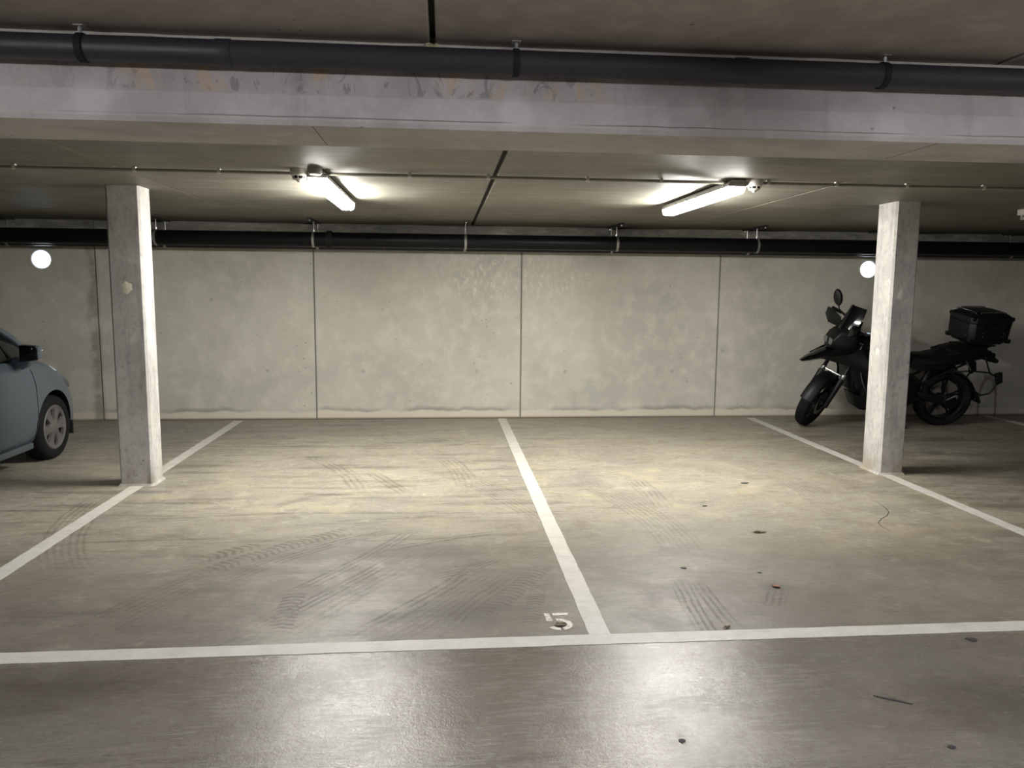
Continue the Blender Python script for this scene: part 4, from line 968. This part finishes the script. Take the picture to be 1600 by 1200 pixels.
for x, y in ((-.487, .197), (-.487, -.197), (-.043, .197), (-.043, -.197)):
    tcb([(x+dx, y+dy, z) for dx in (-.028, .028) for dy in (-.028, .028) for z in (1.02, 1.07)], .012, 'corner_guard', 'bgloss')
    tcb([(x+dx, y+dy, z) for dx in (-.026, .026) for dy in (-.026, .026) for z in (1.275, 1.32)], .012, 'corner_guard', 'bgloss')
for y in (.18, -.18): MB().tube([(-.43, y, 1.352), (-.41, y, 1.366), (-.14, y, 1.366), (-.12, y, 1.352)], .006, 8).build('lashing_rail', 'bsteel', tc)
MB().tube([(-.075, -.17, 1.35), (-.07, -.15, 1.366), (-.07, .15, 1.366), (-.075, .17, 1.35)], .006, 8).build('lashing_rail', 'bsteel', tc)
for s in (-1, 1):
    for x in (-.16, -.40):
        tcb([(x+dx, s*(.230+dy), z) for dx in (-.03, .03) for dy in (0, .012) for z in (1.17, 1.29)], .004, 'latch', 'bmetal')
        for z in (1.10, 1.14): MB().lathe([(.006, .230), (.005, .235), (0, .236)], (x, 0, z), 'y', 8).build('rivet', 'bsteel', tc) if s > 0 else None
for y in (-.15, .15):
    for z in (1.10, 1.20, 1.28): MB().lathe([(.006, .0), (.005, .006), (0, .007)], (-.011, y, z), 'x', 8).build('rivet', 'bsteel', tc)

# ------------------------------------------------------------------ litter on the floor
M['leaf'] = plain('dry_leaf', rgb(104, 88, 68), .8, var=.25, scale=40)
M['rleaf'] = plain('reddish_dry_leaf', rgb(136, 100, 78), .8, var=.25, scale=40)
M['chip'] = plain('dark_rubber_scrap', rgb(44, 42, 42), .7, var=.2, scale=40)
def leaf(px, py, L, rot, mat, label, W=.45):
    p = fl(px, py); r = tag(empty('dry_leaf', (p.x, p.y, 0), (0, 0, rot)), label, 'leaf', 'dry leaves on the floor')
    b = MB(); V = []; n = 9
    for i in range(n):
        u = i/(n-1); w_ = L*W*math.sin(PI*min(.98, u*.93+.03))**.8*random.uniform(.75, 1.1)
        for v in (-1, -.5, 0, .5, 1): V.append((L*(u-.5), v*w_/2, .003+abs(v)*.005*random.uniform(.3, 1.4)+.002*math.sin(7*u)))
    m = len(V); V += [(x, y, z-.0012) for x, y, z in V]
    Fs = []
    for i in range(n-1):
        for k in range(4):
            q = (i*5+k, i*5+k+1, i*5+k+6, i*5+k+5); Fs += [q, tuple(m+a for a in q[::-1])]
    b.add(V, Fs); b.build('blade', mat, r)
    MB().tube([(-L*.72, 0, .003), (-L*.5, 0, .004), (0, 0, .005)], [.0012, .0015, .001], 5).build('stem', mat, r)
leaf(876, 977, .055, .3, 'leaf', 'crumpled brown leaf lying on the painted number 5', .8)
leaf(1187, 832, .085, .1, 'leaf', 'flat brown leaf lying alone in the bay nearer the motorcycle')
leaf(1212, 917, .05, 2.2, 'rleaf', 'reddish crumpled leaf on a dark smudge in the bay nearer the motorcycle', .7)
leaf(1136, 981, .04, .4, 'leaf', 'small brown leaf just behind the white cross line')
def chip(px, py, pts, label, z=.003):
    p = fl(px, py); MBo = MB().prism(pts, 'z', .0003, z).build('rubber_scrap', 'chip', smooth=False, loc=(p.x, p.y, 0)); tag(MBo, label, 'debris', 'scraps on the floor')
def pb(a, b_, n=9, seed=1, rot=0):
    random.seed(seed); out = []
    for k in range(n):
        t = 2*PI*k/n; q = random.uniform(.65, 1.1); u, v = a*q*math.cos(t), b_*q*math.sin(t); out.append((u*math.cos(rot)-v*math.sin(rot), u*math.sin(rot)+v*math.cos(rot)))
    return out
chip(1518, 1000, pb(.032, .022, 10, 3), 'flat dark scrap lying in the aisle beside the white cross line')
chip(1400, 1095, pb(.075, .007, 12, 4, -.55), 'thin dark sliver lying alone in the aisle')
chip(1066, 1158, pb(.012, .012, 7, 5), 'tiny dark crumb on the glossy reflection in the aisle')
chip(1486, 1168, pb(.018, .012, 7, 6), 'small dark crumb on the aisle floor away from the lines')
chip(1068, 888, pb(.02, .016, 7, 8), 'dark crumb beside the middle bay line', .004)
chip(1187, 895, pb(.014, .01, 7, 9), 'tiny dark crumb near the reddish leaf', .003)
chip(1164, 755, pb(.035, .02, 8, 10), 'dark scrap on the dusty floor of the bay nearer the motorcycle', .004)
chip(1101, 791, pb(.022, .012, 7, 11), 'small dark crumb on the dusty middle of the bay nearer the motorcycle', .004)
# hairline crack
cr = [fl(*q) for q in ((1364, 782), (1374, 787), (1383, 793), (1389, 800), (1386, 806), (1377, 811), (1372, 817), (1378, 823), (1392, 830))]
b = MB(); V = []
for k, p in enumerate(cr):
    d = (cr[min(k+1, 8)]-cr[max(k-1, 0)]); d.z = 0; d.normalize(); w_ = .0035*(.4+.6*math.sin(PI*(k+.5)/9))
    V += [(p.x-d.y*w_, p.y+d.x*w_, .0006), (p.x+d.y*w_, p.y-d.x*w_, .0006)]
b.add(V, [(2*k, 2*k+1, 2*k+3, 2*k+2) for k in range(8)])
b.build('floor_crack', 'chip', bpy.data.objects['floor'], smooth=False)
